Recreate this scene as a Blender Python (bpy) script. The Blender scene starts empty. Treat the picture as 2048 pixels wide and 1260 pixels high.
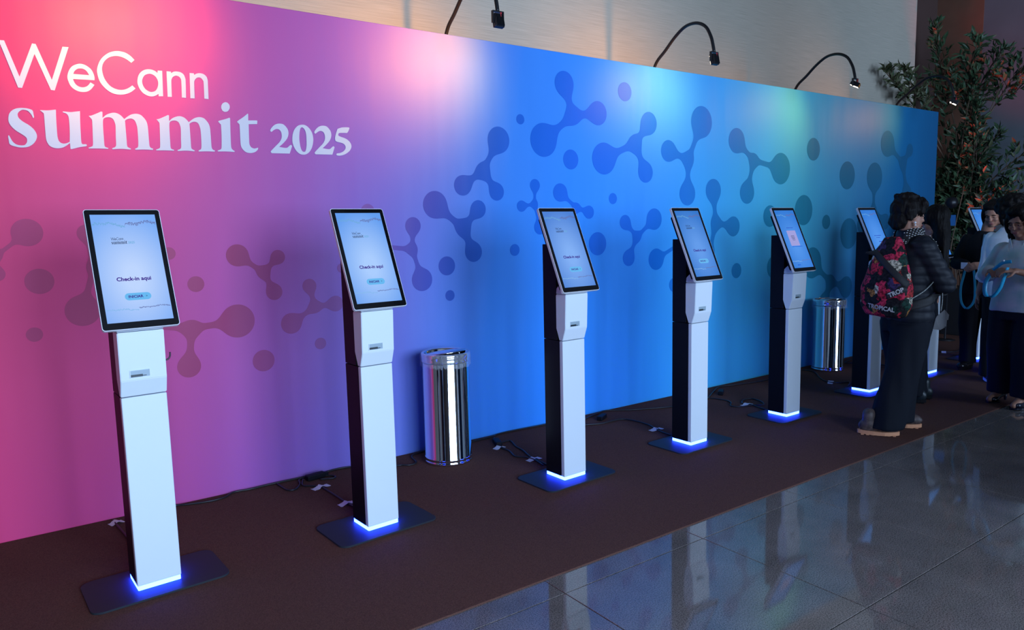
import bpy, bmesh, math, random
import numpy as np
from mathutils import Vector, Matrix, Euler
from mathutils.bvhtree import BVHTree

scene = bpy.context.scene
COL = scene.collection
R_ = math.radians

# ------------------------------------------------------------------ camera
cam_data = bpy.data.cameras.new('camera')
cam_data.sensor_fit = 'HORIZONTAL'
cam_data.sensor_width = 36.0
cam_data.lens = 25.319
cam_data.clip_end = 100
cam = bpy.data.objects.new('camera', cam_data)
COL.objects.link(cam)
_yaw, _pit, _rol = 0.6157, 0.1178, -0.0230
_F = Vector((math.sin(_yaw)*math.cos(_pit), math.cos(_yaw)*math.cos(_pit), -math.sin(_pit)))
_R = Vector((math.cos(_yaw), -math.sin(_yaw), 0))
_U = _R.cross(_F)
_R2 = _R*math.cos(_rol)+_U*math.sin(_rol)
_U2 = -_R*math.sin(_rol)+_U*math.cos(_rol)
_m = Matrix((_R2, _U2, -_F)).transposed().to_4x4()
_m.translation = (0, -4.2951, 1.5)
cam.matrix_world = _m
scene.camera = cam

# ------------------------------------------------------------------ world, daylight, exposure
world = bpy.data.worlds.new('hall_ambient')
scene.world = world
world.use_nodes = True
world.node_tree.nodes['Background'].inputs[0].default_value = (0.42, 0.62, 1.0, 1)
world.node_tree.nodes['Background'].inputs[1].default_value = 0.10

WINDOWS = [(0.0, 2.6, 560), (2.8, 2.6, 620), (8.2, 2.4, 430)]      # centre x, width, light
for wx, ww, we in WINDOWS:
    ld = bpy.data.lights.new('window_daylight', 'AREA')
    ld.shape = 'RECTANGLE'; ld.size = ww; ld.size_y = 3.2
    ld.color = (0.485, 0.675, 1.0); ld.energy = we
    lo = bpy.data.objects.new('window_daylight', ld); COL.objects.link(lo)
    lo.location = (wx, -9.55, 2.5); lo.rotation_euler = (R_(90), 0, 0)

vs = scene.view_settings
vs.view_transform = 'Standard'; vs.look = 'None'; vs.exposure = 0.0; vs.gamma = 1.0
vs.use_curve_mapping = False

# ------------------------------------------------------------------ helpers
def s2l(c):
    return tuple(((v/255)/12.92 if v/255 <= .04045 else ((v/255+.055)/1.055)**2.4) for v in c)

def mat(name, col, rough=.5, metal=0.0, spec=.5, noise=None, bump=None, emit=None, estr=1.0, alpha=1.0, coat=0.0, trans=0.0):
    """noise=(scale, amount, (sx,sy,sz)); bump=(scale, strength, (sx,sy,sz))"""
    m = bpy.data.materials.new(name); m.use_nodes = True
    nt = m.node_tree; b = nt.nodes['Principled BSDF']
    b.inputs['Base Color'].default_value = (*col, 1)
    b.inputs['Roughness'].default_value = rough
    b.inputs['Metallic'].default_value = metal
    b.inputs['Specular IOR Level'].default_value = spec
    b.inputs['Coat Weight'].default_value = coat
    b.inputs['Transmission Weight'].default_value = trans
    b.inputs['Alpha'].default_value = alpha
    if emit:
        b.inputs['Emission Color'].default_value = (*emit, 1)
        b.inputs['Emission Strength'].default_value = estr
    if noise or bump:
        tc = nt.nodes.new('ShaderNodeTexCoord')
    if noise:
        mp = nt.nodes.new('ShaderNodeMapping'); mp.inputs['Scale'].default_value = noise[2] if len(noise) > 2 else (1, 1, 1)
        nt.links.new(tc.outputs['Object'], mp.inputs['Vector'])
        nz = nt.nodes.new('ShaderNodeTexNoise'); nz.inputs['Scale'].default_value = noise[0]; nz.inputs['Detail'].default_value = 5
        nt.links.new(mp.outputs[0], nz.inputs['Vector'])
        rp = nt.nodes.new('ShaderNodeValToRGB')
        a = noise[1]
        rp.color_ramp.elements[0].position = .3; rp.color_ramp.elements[1].position = .7
        rp.color_ramp.elements[0].color = (*[v*(1-a) for v in col], 1)
        rp.color_ramp.elements[1].color = (*[min(1, v*(1+a)) for v in col], 1)
        nt.links.new(nz.outputs[0], rp.inputs[0]); nt.links.new(rp.outputs[0], b.inputs['Base Color'])
    if bump:
        mp2 = nt.nodes.new('ShaderNodeMapping'); mp2.inputs['Scale'].default_value = bump[2] if len(bump) > 2 else (1, 1, 1)
        nt.links.new(tc.outputs['Object'], mp2.inputs['Vector'])
        n2 = nt.nodes.new('ShaderNodeTexNoise'); n2.inputs['Scale'].default_value = bump[0]; n2.inputs['Detail'].default_value = 3
        nt.links.new(mp2.outputs[0], n2.inputs['Vector'])
        bp = nt.nodes.new('ShaderNodeBump'); bp.inputs['Strength'].default_value = bump[1]; bp.inputs['Distance'].default_value = .02
        nt.links.new(n2.outputs[0], bp.inputs['Height']); nt.links.new(bp.outputs[0], b.inputs['Normal'])
    return m

def emat(name, col, strength):
    m = bpy.data.materials.new(name); m.use_nodes = True
    nt = m.node_tree; nt.nodes.clear()
    e = nt.nodes.new('ShaderNodeEmission'); e.inputs[0].default_value = (*col, 1); e.inputs[1].default_value = strength
    o = nt.nodes.new('ShaderNodeOutputMaterial'); nt.links.new(e.outputs[0], o.inputs[0])
    return m

def tag(o, label=None, cat=None, group=None, kind=None):
    if label: o['label'] = label
    if cat: o['category'] = cat
    if group: o['group'] = group
    if kind: o['kind'] = kind
    return o

def link(name, me, m=None, parent=None, smooth=False):
    if isinstance(me, bmesh.types.BMesh):
        b = me; me = bpy.data.meshes.new(name); b.normal_update(); b.to_mesh(me); b.free()
    if m is not None and not me.materials:
        for k in (m if isinstance(m, (list, tuple)) else [m]): me.materials.append(k)
    if smooth:
        for p in me.polygons: p.use_smooth = True
    o = bpy.data.objects.new(name, me); COL.objects.link(o)
    if parent: o.parent = parent
    return o

def empty(name, loc=(0, 0, 0), rz=0.0):
    o = bpy.data.objects.new(name, None); COL.objects.link(o)
    o.location = loc; o.rotation_euler = (0, 0, rz); o.empty_display_size = .1
    return o

def box(bm, lo, hi, bevel=0.0, seg=2):
    r = bmesh.ops.create_cube(bm, size=1.0)
    for v in r['verts']:
        v.co = Vector([lo[i]+(v.co[i]+.5)*(hi[i]-lo[i]) for i in range(3)])
    if bevel:
        es = list({e for v in r['verts'] for e in v.link_edges})
        bmesh.ops.bevel(bm, geom=es, offset=bevel, segments=seg, profile=.5, affect='EDGES')
    return bm

def boxm(lo, hi, bevel=0.0, seg=2):
    return box(bmesh.new(), lo, hi, bevel, seg)

def prism_x(bm, prof, x0, x1):
    """polygon prof [(y,z)] extruded along x"""
    a = [bm.verts.new((x0, y, z)) for y, z in prof]; b = [bm.verts.new((x1, y, z)) for y, z in prof]
    n = len(prof)
    bm.faces.new(a); bm.faces.new(b[::-1])
    for i in range(n): bm.faces.new((a[i], b[i], b[(i+1) % n], a[(i+1) % n]))
    bmesh.ops.recalc_face_normals(bm, faces=bm.faces)
    return bm

def catmull(pts, n=6, closed=False):
    P = [Vector(p) for p in pts]; out = []
    N = len(P)
    rng = range(N if closed else N-1)
    for i in rng:
        if closed: p0, p1, p2, p3 = P[i-1], P[i], P[(i+1) % N], P[(i+2) % N]
        else:
            p1, p2 = P[i], P[i+1]
            p0 = P[i-1] if i > 0 else p1*2-p2
            p3 = P[i+2] if i+2 < N else p2*2-p1
        for k in range(n):
            t = k/n
            out.append(.5*((2*p1)+(p2-p0)*t+(2*p0-5*p1+4*p2-p3)*t*t+(3*p1-p0-3*p2+p3)*t**3))
    if not closed: out.append(P[-1].copy())
    return out

def tube(bm, pts, r, n=8, cap=True):
    """tube along points, r number or list"""
    P = [Vector(p) for p in pts]
    rs = r if isinstance(r, (list, tuple)) else [r]*len(P)
    up = Vector((0, 0, 1)); rings = []; prev = None
    for i, p in enumerate(P):
        t = (P[min(i+1, len(P)-1)]-P[max(i-1, 0)]).normalized()
        if prev is None:
            a = t.cross(up)
            if a.length < .05: a = t.cross(Vector((1, 0, 0)))
        else: a = prev-t*prev.dot(t)
        a.normalize(); prev = a; b = t.cross(a)
        rings.append([bm.verts.new(p+(a*math.cos(2*math.pi*k/n)+b*math.sin(2*math.pi*k/n))*rs[i]) for k in range(n)])
    for i in range(len(rings)-1):
        for k in range(n):
            bm.faces.new((rings[i][k], rings[i][(k+1) % n], rings[i+1][(k+1) % n], rings[i+1][k]))
    if cap:
        bm.faces.new(rings[0][::-1]); bm.faces.new(rings[-1])
    return bm

def lathe(bm, prof, n=48, c=(0, 0, 0), cap=True):
    rings = []
    for r, z in prof:
        rings.append([bm.verts.new((c[0]+r*math.cos(2*math.pi*k/n), c[1]+r*math.sin(2*math.pi*k/n), c[2]+z)) for k in range(n)])
    for i in range(len(rings)-1):
        for k in range(n): bm.faces.new((rings[i][k], rings[i][(k+1) % n], rings[i+1][(k+1) % n], rings[i+1][k]))
    if cap:
        bm.faces.new(rings[0][::-1]); bm.faces.new(rings[-1])
    return bm

def rrect(w, h, r, n=6, cx=0, cy=0):
    out = []
    for qx, qy, a0 in ((1, 1, 0), (-1, 1, 90), (-1, -1, 180), (1, -1, 270)):
        for k in range(n+1):
            a = R_(a0+90*k/n)
            out.append((cx+qx*(w/2-r)+r*math.cos(a), cy+qy*(h/2-r)+r*math.sin(a)))
    return out

def slab(bm, poly, z0, z1):
    a = [bm.verts.new((x, y, z0)) for x, y in poly]; b = [bm.verts.new((x, y, z1)) for x, y in poly]
    n = len(poly)
    bm.faces.new(a[::-1]); bm.faces.new(b)
    for i in range(n): bm.faces.new((a[i], a[(i+1) % n], b[(i+1) % n], b[i]))
    return bm

def flat(bm, poly, z=0.0):
    return bm.faces.new([bm.verts.new((x, y, z)) for x, y in poly])

def smooth_loop(loop, n=4, corner=38):
    """Catmull-Rom through a closed 2-D loop, keeping sharp corners"""
    P = [Vector((a, b)) for a, b in loop]; N = len(P); sharp = []
    for i in range(N):
        u = P[i]-P[i-1]; v = P[(i+1) % N]-P[i]
        sharp.append(u.length > 1e-9 and v.length > 1e-9 and math.degrees(u.angle(v)) > corner)
    out = []
    for i in range(N):
        p1, p2 = P[i], P[(i+1) % N]
        p0 = P[i-1] if not sharp[i] else p1*2-p2
        p3 = P[(i+2) % N] if not sharp[(i+1) % N] else p2*2-p1
        if sharp[i] and sharp[(i+1) % N]:
            out.append(tuple(p1)); continue
        for k in range(n):
            t = k/n
            out.append(tuple(.5*((2*p1)+(p2-p0)*t+(2*p0-5*p1+4*p2-p3)*t*t+(3*p1-p0-3*p2+p3)*t**3)))
    return out

_tmp_scene = bpy.data.scenes.new('workbench')       # meshes are evaluated in a scene of their own, removed at the end
def eval_mesh(o, name):
    vl = _tmp_scene.view_layers[0]; vl.update()
    dg = vl.depsgraph
    me = bpy.data.meshes.new_from_object(o.evaluated_get(dg))
    me.name = name; d = o.data; bpy.data.objects.remove(o)
    if isinstance(d, bpy.types.Mesh): bpy.data.meshes.remove(d)
    else: bpy.data.curves.remove(d)
    me.materials.clear()
    return me

def fill2d(name, loops):
    """filled planar mesh (x,y) with holes"""
    cu = bpy.data.curves.new('outline', 'CURVE'); cu.dimensions = '2D'; cu.fill_mode = 'BOTH'
    for l in loops:
        sp = cu.splines.new('POLY'); sp.points.add(len(l)-1); sp.use_cyclic_u = True
        for p, (x, y) in zip(sp.points, l): p.co = (x, y, 0, 1)
    o = bpy.data.objects.new('outline', cu); _tmp_scene.collection.objects.link(o)
    return eval_mesh(o, name)

def text_mesh(body, width, cx=0, cy=0, bold=0.0):
    cu = bpy.data.curves.new('txt', 'FONT'); cu.body = body; cu.size = 1.0; cu.offset = bold; cu.resolution_u = 3
    o = bpy.data.objects.new('txt', cu); _tmp_scene.collection.objects.link(o)
    me = eval_mesh(o, 'lettering')
    xs = [v.co.x for v in me.vertices]; ys = [v.co.y for v in me.vertices]
    s = width/(max(xs)-min(xs)); mx = (max(xs)+min(xs))/2; my = (max(ys)+min(ys))/2
    for v in me.vertices: v.co = ((v.co.x-mx)*s+cx, (v.co.y-my)*s+cy, 0)
    return me

def move_mesh(me, f):
    for v in me.vertices: v.co = f(v.co)
    me.update(); return me

LETTERS={"W":[[[88,2450],[110,2451],[157,2288],[221,2451],[236,2450],[289,2286],[347,2451],[373,2452],[297,2236],[281,2237],[227,2402],[163,2236],[147,2236]]],"e":[[[474,2302],[475,2318],[471,2337],[463,2354],[449,2367],[433,2375],[416,2377],[399,2372],[381,2361],[368,2344],[359,2322],[356,2303],[359,2285],[366,2265],[380,2250],[398,2241],[417,2239],[437,2243],[455,2256],[472,2279],[455,2290],[444,2275],[432,2266],[417,2262],[402,2265],[390,2274],[383,2287],[380,2299]],[[383,2324],[389,2338],[402,2350],[416,2354],[429,2353],[440,2346],[448,2334],[452,2325]]],"C":[[[665,2423],[647,2442],[625,2455],[603,2459],[581,2458],[555,2449],[532,2433],[511,2410],[497,2383],[489,2355],[490,2328],[496,2301],[509,2278],[529,2257],[553,2244],[581,2240],[609,2245],[636,2258],[659,2278],[645,2293],[629,2280],[611,2270],[591,2265],[569,2267],[547,2277],[531,2294],[519,2316],[513,2341],[512,2363],[517,2385],[528,2404],[546,2421],[565,2430],[585,2434],[607,2431],[628,2422],[649,2407]]],"a":[[[794,2382],[789,2250],[767,2248],[767,2260],[751,2249],[733,2244],[713,2247],[693,2258],[679,2277],[671,2300],[671,2321],[677,2344],[688,2362],[705,2376],[726,2383],[746,2382],[761,2376],[770,2368],[772,2381]],[[730,2360],[747,2357],[761,2346],[769,2328],[769,2309],[763,2289],[752,2274],[733,2267],[718,2271],[704,2282],[695,2300],[693,2319],[698,2336],[709,2351]]],"n":[[[815,2382],[837,2382],[837,2374],[850,2383],[866,2386],[884,2384],[899,2374],[906,2355],[907,2338],[903,2251],[882,2251],[885,2336],[882,2353],[873,2361],[860,2363],[847,2357],[839,2346],[835,2328],[832,2250],[811,2249]]],"n2":[[[930,2385],[952,2385],[953,2377],[966,2385],[983,2389],[1002,2386],[1016,2374],[1021,2357],[1021,2339],[1019,2254],[997,2255],[999,2339],[995,2354],[988,2363],[977,2366],[964,2361],[954,2349],[950,2331],[947,2252],[925,2251]]],"s":[[[200,2102],[198,2096],[195,2097],[191,2109],[184,2121],[176,2129],[166,2132],[155,2132],[145,2126],[137,2117],[134,2107],[136,2095],[144,2084],[157,2073],[174,2062],[189,2048],[199,2033],[204,2017],[203,2002],[196,1985],[184,1970],[167,1958],[149,1953],[129,1952],[110,1956],[96,1961],[89,1969],[88,1984],[87,2000],[89,2008],[92,2005],[97,1992],[103,1979],[113,1968],[125,1963],[139,1962],[151,1965],[159,1975],[162,1986],[161,1998],[154,2007],[140,2018],[123,2030],[109,2044],[99,2060],[95,2075],[96,2092],[101,2110],[112,2125],[127,2135],[145,2140],[165,2141],[182,2139],[195,2134],[198,2127],[199,2114]]],"u":[[[227,2135],[231,2136],[258,2137],[281,2141],[292,2143],[294,2140],[292,2105],[290,2030],[291,2005],[295,1990],[303,1982],[314,1979],[327,1982],[340,1989],[341,1994],[345,2044],[346,2103],[342,2121],[335,2128],[323,2132],[322,2135],[327,2137],[355,2136],[378,2140],[395,2143],[397,2140],[394,2091],[391,2004],[392,1984],[396,1980],[411,1981],[415,1976],[411,1971],[379,1964],[348,1954],[341,1955],[341,1983],[324,1969],[307,1959],[287,1955],[269,1957],[253,1966],[245,1981],[241,2000],[241,2038],[242,2112],[240,2123],[234,2129]]],"m":[[[434,2123],[447,2126],[475,2140],[491,2149],[497,2147],[495,2117],[512,2133],[532,2143],[551,2147],[568,2143],[582,2133],[594,2118],[612,2133],[630,2144],[652,2149],[672,2145],[686,2132],[697,2115],[702,2094],[703,2063],[703,2007],[704,1986],[709,1977],[720,1972],[718,1966],[676,1966],[635,1963],[633,1968],[646,1975],[650,1988],[652,2029],[652,2074],[649,2095],[643,2113],[633,2121],[620,2122],[606,2117],[597,2110],[597,2090],[597,2019],[597,1983],[602,1974],[614,1968],[612,1963],[571,1965],[528,1961],[526,1966],[539,1971],[546,1983],[548,2026],[551,2077],[549,2096],[543,2113],[532,2121],[519,2122],[506,2118],[497,2108],[494,2074],[493,2013],[493,1978],[498,1970],[510,1966],[508,1962],[465,1962],[422,1960],[420,1964],[434,1970],[441,1979],[444,2022],[447,2092],[446,2106],[441,2113]]],"i":[[[1061,2136],[1067,2141],[1098,2151],[1123,2161],[1127,2158],[1125,2113],[1122,2019],[1124,1993],[1131,1984],[1140,1978],[1138,1973],[1092,1974],[1050,1972],[1047,1977],[1064,1983],[1070,1995],[1074,2054],[1075,2116],[1072,2123]],[[1129,2220],[1128,2213],[1125,2207],[1121,2201],[1116,2196],[1110,2193],[1104,2192],[1098,2192],[1093,2194],[1088,2198],[1085,2204],[1083,2210],[1083,2216],[1084,2223],[1087,2230],[1091,2236],[1096,2240],[1102,2243],[1108,2245],[1114,2244],[1119,2242],[1123,2238],[1127,2233],[1129,2227]]],"t":[[[1163,2141],[1171,2149],[1200,2170],[1225,2191],[1228,2189],[1226,2153],[1271,2156],[1277,2153],[1275,2136],[1227,2132],[1224,2046],[1225,2018],[1233,2003],[1248,1997],[1263,2000],[1272,2003],[1270,1993],[1257,1980],[1237,1972],[1218,1971],[1200,1976],[1185,1990],[1177,2006],[1175,2028],[1176,2091],[1176,2128]]],"2":[[[1347,2106],[1356,2120],[1371,2135],[1388,2144],[1407,2147],[1426,2144],[1441,2131],[1451,2115],[1454,2096],[1450,2077],[1440,2058],[1419,2035],[1394,2013],[1426,2009],[1442,2011],[1457,2024],[1465,2028],[1471,2022],[1464,2003],[1454,1977],[1399,1976],[1348,1975],[1342,1983],[1351,1994],[1377,2020],[1397,2040],[1410,2062],[1413,2083],[1409,2102],[1399,2113],[1384,2115],[1369,2108],[1355,2097],[1350,2098]]],"0":[[[1538,2149],[1559,2147],[1578,2134],[1594,2112],[1601,2088],[1602,2061],[1595,2028],[1581,2000],[1561,1981],[1538,1974],[1515,1978],[1497,1992],[1483,2014],[1475,2041],[1475,2068],[1480,2095],[1493,2122],[1514,2142]],[[1539,2134],[1548,2127],[1556,2113],[1560,2091],[1560,2064],[1559,2034],[1555,2009],[1549,1993],[1539,1990],[1529,1997],[1522,2016],[1518,2043],[1517,2070],[1520,2100],[1525,2122],[1531,2132]]],"5":[[[1759,2138],[1783,2147],[1814,2151],[1835,2151],[1837,2146],[1829,2129],[1820,2117],[1794,2116],[1770,2114],[1762,2107],[1763,2097],[1780,2091],[1807,2083],[1828,2070],[1841,2053],[1844,2034],[1834,2013],[1815,1996],[1790,1983],[1765,1977],[1747,1978],[1742,1984],[1748,1990],[1769,1994],[1791,2005],[1804,2021],[1806,2035],[1798,2047],[1782,2055],[1758,2059],[1743,2064],[1740,2076],[1743,2096],[1751,2119]]]}
MOLECULES=[[[-9,1432,23],[124,1541,67],[-51,1488,51],[-14,1343,34]],[[397,1357,34],[329,1137,80],[379,1532,45]],[[844,993,45],[1094,1012,96],[816,781,62],[613,1034,35]],[[1258,1285,35],[1117,1390,63],[1348,1371,42],[1314,1166,48]],[[1556,1057,36],[1529,1188,43],[1690,1067,49],[1405,969,63]],[[2816,1914,53],[2956,2133,93],[2647,1811,69],[2929,1771,62]],[[2639,1520,55],[2425,1679,92],[2769,1649,62],[2720,1351,69]],[[2240,1386,37],[2252,1541,57],[2305,1181,77],[2015,1412,45]],[[3647,2350,66],[3566,2580,91],[3902,2387,92],[3361,2155,123]],[[4306,2175,66],[4466,2346,92],[3963,2042,124],[4427,1947,84]],[[3266,1684,29],[3272,1822,46],[3145,1670,41],[3313,1515,55]],[[3672,1657,36],[3512,1772,69],[3800,1623,51],[3598,1532,44]],[[4325,1418,43],[4191,1539,60],[4529,1561,90],[4230,1247,67]],[[4827,1337,41],[4553,1223,91],[4959,1452,55],[4951,1187,49]],[[4953,2070,64],[5121,2399,137],[4701,2133,90],[4942,1777,101]],[[5324,1519,62],[5288,1809,103],[5575,1484,92],[5244,1256,68]],[[5864,2095,62],[5609,2264,114],[6289,2032,151],[5772,1797,105]],[[7215,869,72],[6866,1088,161],[7519,794,119],[7105,656,102]],[[8032,1622,60],[8034,1990,160],[8299,1495,90],[7793,1467,87]],[[8650,2159,72],[8287,2367,145],[8795,2319,73],[8764,1805,111]]]
DOTS=[[155,1298,63],[112,1034,36],[883,1239,44],[757,1414,34],[1227,763,64],[1579,827,36],[1740,1286,29],[2500,1264,65],[2517,1059,37],[1935,1638,46],[3076,1353,43],[3151,2290,36],[4193,2575,74],[3621,2022,75],[4056,1730,44],[3888,1374,92],[4777,991,63],[5630,1071,71],[6836,2242,113],[6690,1630,152],[6131,1574,104],[7101,1506,74],[6212,1076,113],[7477,1996,147],[7542,1375,166]]

# ------------------------------------------------------------------ the setting: floor, carpet, walls
def granite(name):
    m = bpy.data.materials.new(name); m.use_nodes = True
    nt = m.node_tree; b = nt.nodes['Principled BSDF']
    tc = nt.nodes.new('ShaderNodeTexCoord'); geo = nt.nodes.new('ShaderNodeNewGeometry')
    n1 = nt.nodes.new('ShaderNodeTexNoise'); n1.inputs['Scale'].default_value = 190; n1.inputs['Detail'].default_value = 3
    n2 = nt.nodes.new('ShaderNodeTexNoise'); n2.inputs['Scale'].default_value = 5.0; n2.inputs['Detail'].default_value = 6
    nt.links.new(geo.outputs['Position'], n1.inputs['Vector']); nt.links.new(geo.outputs['Position'], n2.inputs['Vector'])
    r1 = nt.nodes.new('ShaderNodeValToRGB')
    r1.color_ramp.elements[0].position = .36; r1.color_ramp.elements[0].color = (.075, .068, .064, 1)
    r1.color_ramp.elements[1].position = .60; r1.color_ramp.elements[1].color = (.23, .20, .185, 1)
    r2 = nt.nodes.new('ShaderNodeValToRGB')
    r2.color_ramp.elements[0].position = .3; r2.color_ramp.elements[0].color = (.75, .72, .70, 1)
    r2.color_ramp.elements[1].position = .7; r2.color_ramp.elements[1].color = (1.05, 1.0, .98, 1)
    nt.links.new(n1.outputs[0], r1.inputs[0]); nt.links.new(n2.outputs[0], r2.inputs[0])
    mx = nt.nodes.new('ShaderNodeMix'); mx.data_type = 'RGBA'; mx.blend_type = 'MULTIPLY'; mx.inputs[0].default_value = 1
    nt.links.new(r1.outputs[0], mx.inputs[6]); nt.links.new(r2.outputs[0], mx.inputs[7])
    nt.links.new(mx.outputs[2], b.inputs['Base Color'])
    b.inputs['Roughness'].default_value = .05; b.inputs['Specular IOR Level'].default_value = .75
    return m

MAT_GRANITE = granite('polished_granite')
MAT_JOINT = mat('tile_joint', (.02, .019, .018), .8)
bm = bmesh.new(); box(bm, (-6.2, -9.7, -.06), (13.2, 2.2, -.005))
floor = link('floor', bm, MAT_JOINT); tag(floor, 'dark polished granite floor in front of the brown carpet', None, None, 'structure')
tile_me = None
TX, TY, JT = .86, .81, .004
for r in range(11):
    for c in range(15):
        x0 = 1.79+TX*(c-9); y0 = -2.10-TY*(r-1)
        if y0 > -1.25: continue
        if tile_me is None:
            bm = bmesh.new(); box(bm, (JT/2, -TY+JT/2, -.012), (TX-JT/2, -JT/2, 0), .0012, 1)
            tile_me = bpy.data.meshes.new('tile'); bm.to_mesh(tile_me); bm.free(); tile_me.materials.append(MAT_GRANITE)
        t = bpy.data.objects.new('tile', tile_me); COL.objects.link(t); t.parent = floor; t.location = (x0, y0, 0)

MAT_CARPET = mat('brown_carpet', (.104, .047, .036), .95, spec=.1, noise=(260, .35), bump=(420, .35))
bm = bmesh.new(); box(bm, (-3.4, -1.962, -.004), (10.04, .52, .006), .002, 1)
carpet = link('carpet', bm, MAT_CARPET); tag(carpet, 'dark brown carpet strip laid along the printed backdrop under the kiosks', None, None, 'structure')

MAT_BEIGE = mat('beige_wallcovering', (.45, .41, .325), .75, spec=.2, noise=(14, .12, (.25, 1, 14)), bump=(30, .12, (.2, 1, 10)))
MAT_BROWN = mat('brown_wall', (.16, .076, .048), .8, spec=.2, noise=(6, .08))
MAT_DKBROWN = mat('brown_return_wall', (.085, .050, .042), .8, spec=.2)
MAT_GREY = mat('blue_grey_wall', (.105, .12, .135), .85, spec=.2, noise=(3, .06))
MAT_HALL = mat('hall_plaster', (.20, .19, .18), .9, spec=.1)
MAT_CEIL = mat('hall_ceiling', (.16, .16, .16), .9, spec=.1)

def structure(name, lo, hi, m, label):
    o = link(name, boxm(lo, hi), m); return tag(o, label, None, None, 'structure')
structure('wall_back', (-6.2, .57, 0), (10.0, .80, 5.4), MAT_BEIGE, 'beige textured hall wall rising behind the printed backdrop')
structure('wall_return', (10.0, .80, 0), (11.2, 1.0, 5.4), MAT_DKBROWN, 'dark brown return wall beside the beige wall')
structure('wall_right', (11.05, .205, 0), (11.3, .80, 5.4), MAT_BROWN, 'brown end wall behind the tall plant')
structure('wall_end', (11.06, -9.7, 0), (11.3, .205, 5.4), MAT_GREY, 'dim blue grey end wall at the far right')
structure('wall_left', (-6.4, -9.7, 0), (-6.2, .80, 5.4), MAT_HALL, 'plain hall wall far to the left')
structure('added_shade_wall', (4.0, -4.3, 0), (5.6, -4.0, 5.4), MAT_HALL, 'added unseen wall blocking window light from the right end of the row')  # added out of view only to block window light from the right end
structure('ceiling', (-6.4, -9.8, 5.4), (11.3, 1.0, 5.55), MAT_CEIL, 'dark hall ceiling')
# window wall opposite the backdrop: piers, sill, lintel, frames
bm = bmesh.new()
xs = [-6.2]+[v for wx, ww, we in WINDOWS for v in (wx-ww/2, wx+ww/2)]+[11.3]
for i in range(0, len(xs), 2): box(bm, (xs[i], -9.75, 0), (xs[i+1], -9.5, 5.4))
for wx, ww, we in WINDOWS:
    box(bm, (wx-ww/2, -9.75, 0), (wx+ww/2, -9.5, .85)); box(bm, (wx-ww/2, -9.75, 4.15), (wx+ww/2, -9.5, 5.4))
tag(link('wall_front', bm, MAT_HALL), 'hall wall with tall windows opposite the backdrop', None, None, 'structure')
MAT_FRAME = mat('window_frame_grey', (.25, .26, .27), .4)
for i, (wx, ww, we) in enumerate(WINDOWS):
    bm = bmesh.new()
    for dx in (-ww/2, 0, ww/2): box(bm, (wx+dx-.03, -9.54, .85), (wx+dx+.03, -9.48, 4.15))
    for z in (.85, 2.5, 4.12): box(bm, (wx-ww/2, -9.54, z), (wx+ww/2, -9.48, z+.04))
    tag(link('window_%d' % (i+1), bm, MAT_FRAME), 'tall hall window letting in cool daylight', None, None, 'structure')

# ------------------------------------------------------------------ printed backdrop
def print_ramp(name, stops, rough=.58, wrinkle=True):
    m = bpy.data.materials.new(name); m.use_nodes = True
    nt = m.node_tree; b = nt.nodes['Principled BSDF']
    tc = nt.nodes.new('ShaderNodeTexCoord'); sp = nt.nodes.new('ShaderNodeSeparateXYZ')
    nt.links.new(tc.outputs['Object'], sp.inputs[0])
    a = nt.nodes.new('ShaderNodeMath'); a.operation = 'MULTIPLY_ADD'; a.inputs[1].default_value = -.2; a.inputs[2].default_value = .34
    nt.links.new(sp.outputs[2], a.inputs[0])
    s = nt.nodes.new('ShaderNodeMath'); s.operation = 'ADD'
    nt.links.new(sp.outputs[0], s.inputs[0]); nt.links.new(a.outputs[0], s.inputs[1])
    mr = nt.nodes.new('ShaderNodeMapRange'); mr.inputs['From Min'].default_value = -1; mr.inputs['From Max'].default_value = 10
    nt.links.new(s.outputs[0], mr.inputs[0])
    rp = nt.nodes.new('ShaderNodeValToRGB'); rp.color_ramp.interpolation = 'EASE' if False else 'LINEAR'
    el = rp.color_ramp.elements
    while len(el) < len(stops): el.new(.5)
    for e, (x, c) in zip(el, stops):
        e.position = (x+1)/11; e.color = (*c, 1)
    nt.links.new(mr.outputs[0], rp.inputs[0]); nt.links.new(rp.outputs[0], b.inputs['Base Color'])
    b.inputs['Roughness'].default_value = rough; b.inputs['Specular IOR Level'].default_value = .32
    if wrinkle:
        mp = nt.nodes.new('ShaderNodeMapping'); mp.inputs['Scale'].default_value = (2.4, 1, .35)
        nt.links.new(tc.outputs['Object'], mp.inputs['Vector'])
        nz = nt.nodes.new('ShaderNodeTexNoise'); nz.inputs['Scale'].default_value = 1.5; nz.inputs['Detail'].default_value = 2
        nt.links.new(mp.outputs[0], nz.inputs['Vector'])
        bp = nt.nodes.new('ShaderNodeBump'); bp.inputs['Strength'].default_value = .55; bp.inputs['Distance'].default_value = .035
        nt.links.new(nz.outputs[0], bp.inputs['Height']); nt.links.new(bp.outputs[0], b.inputs['Normal'])
    return m

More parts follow.
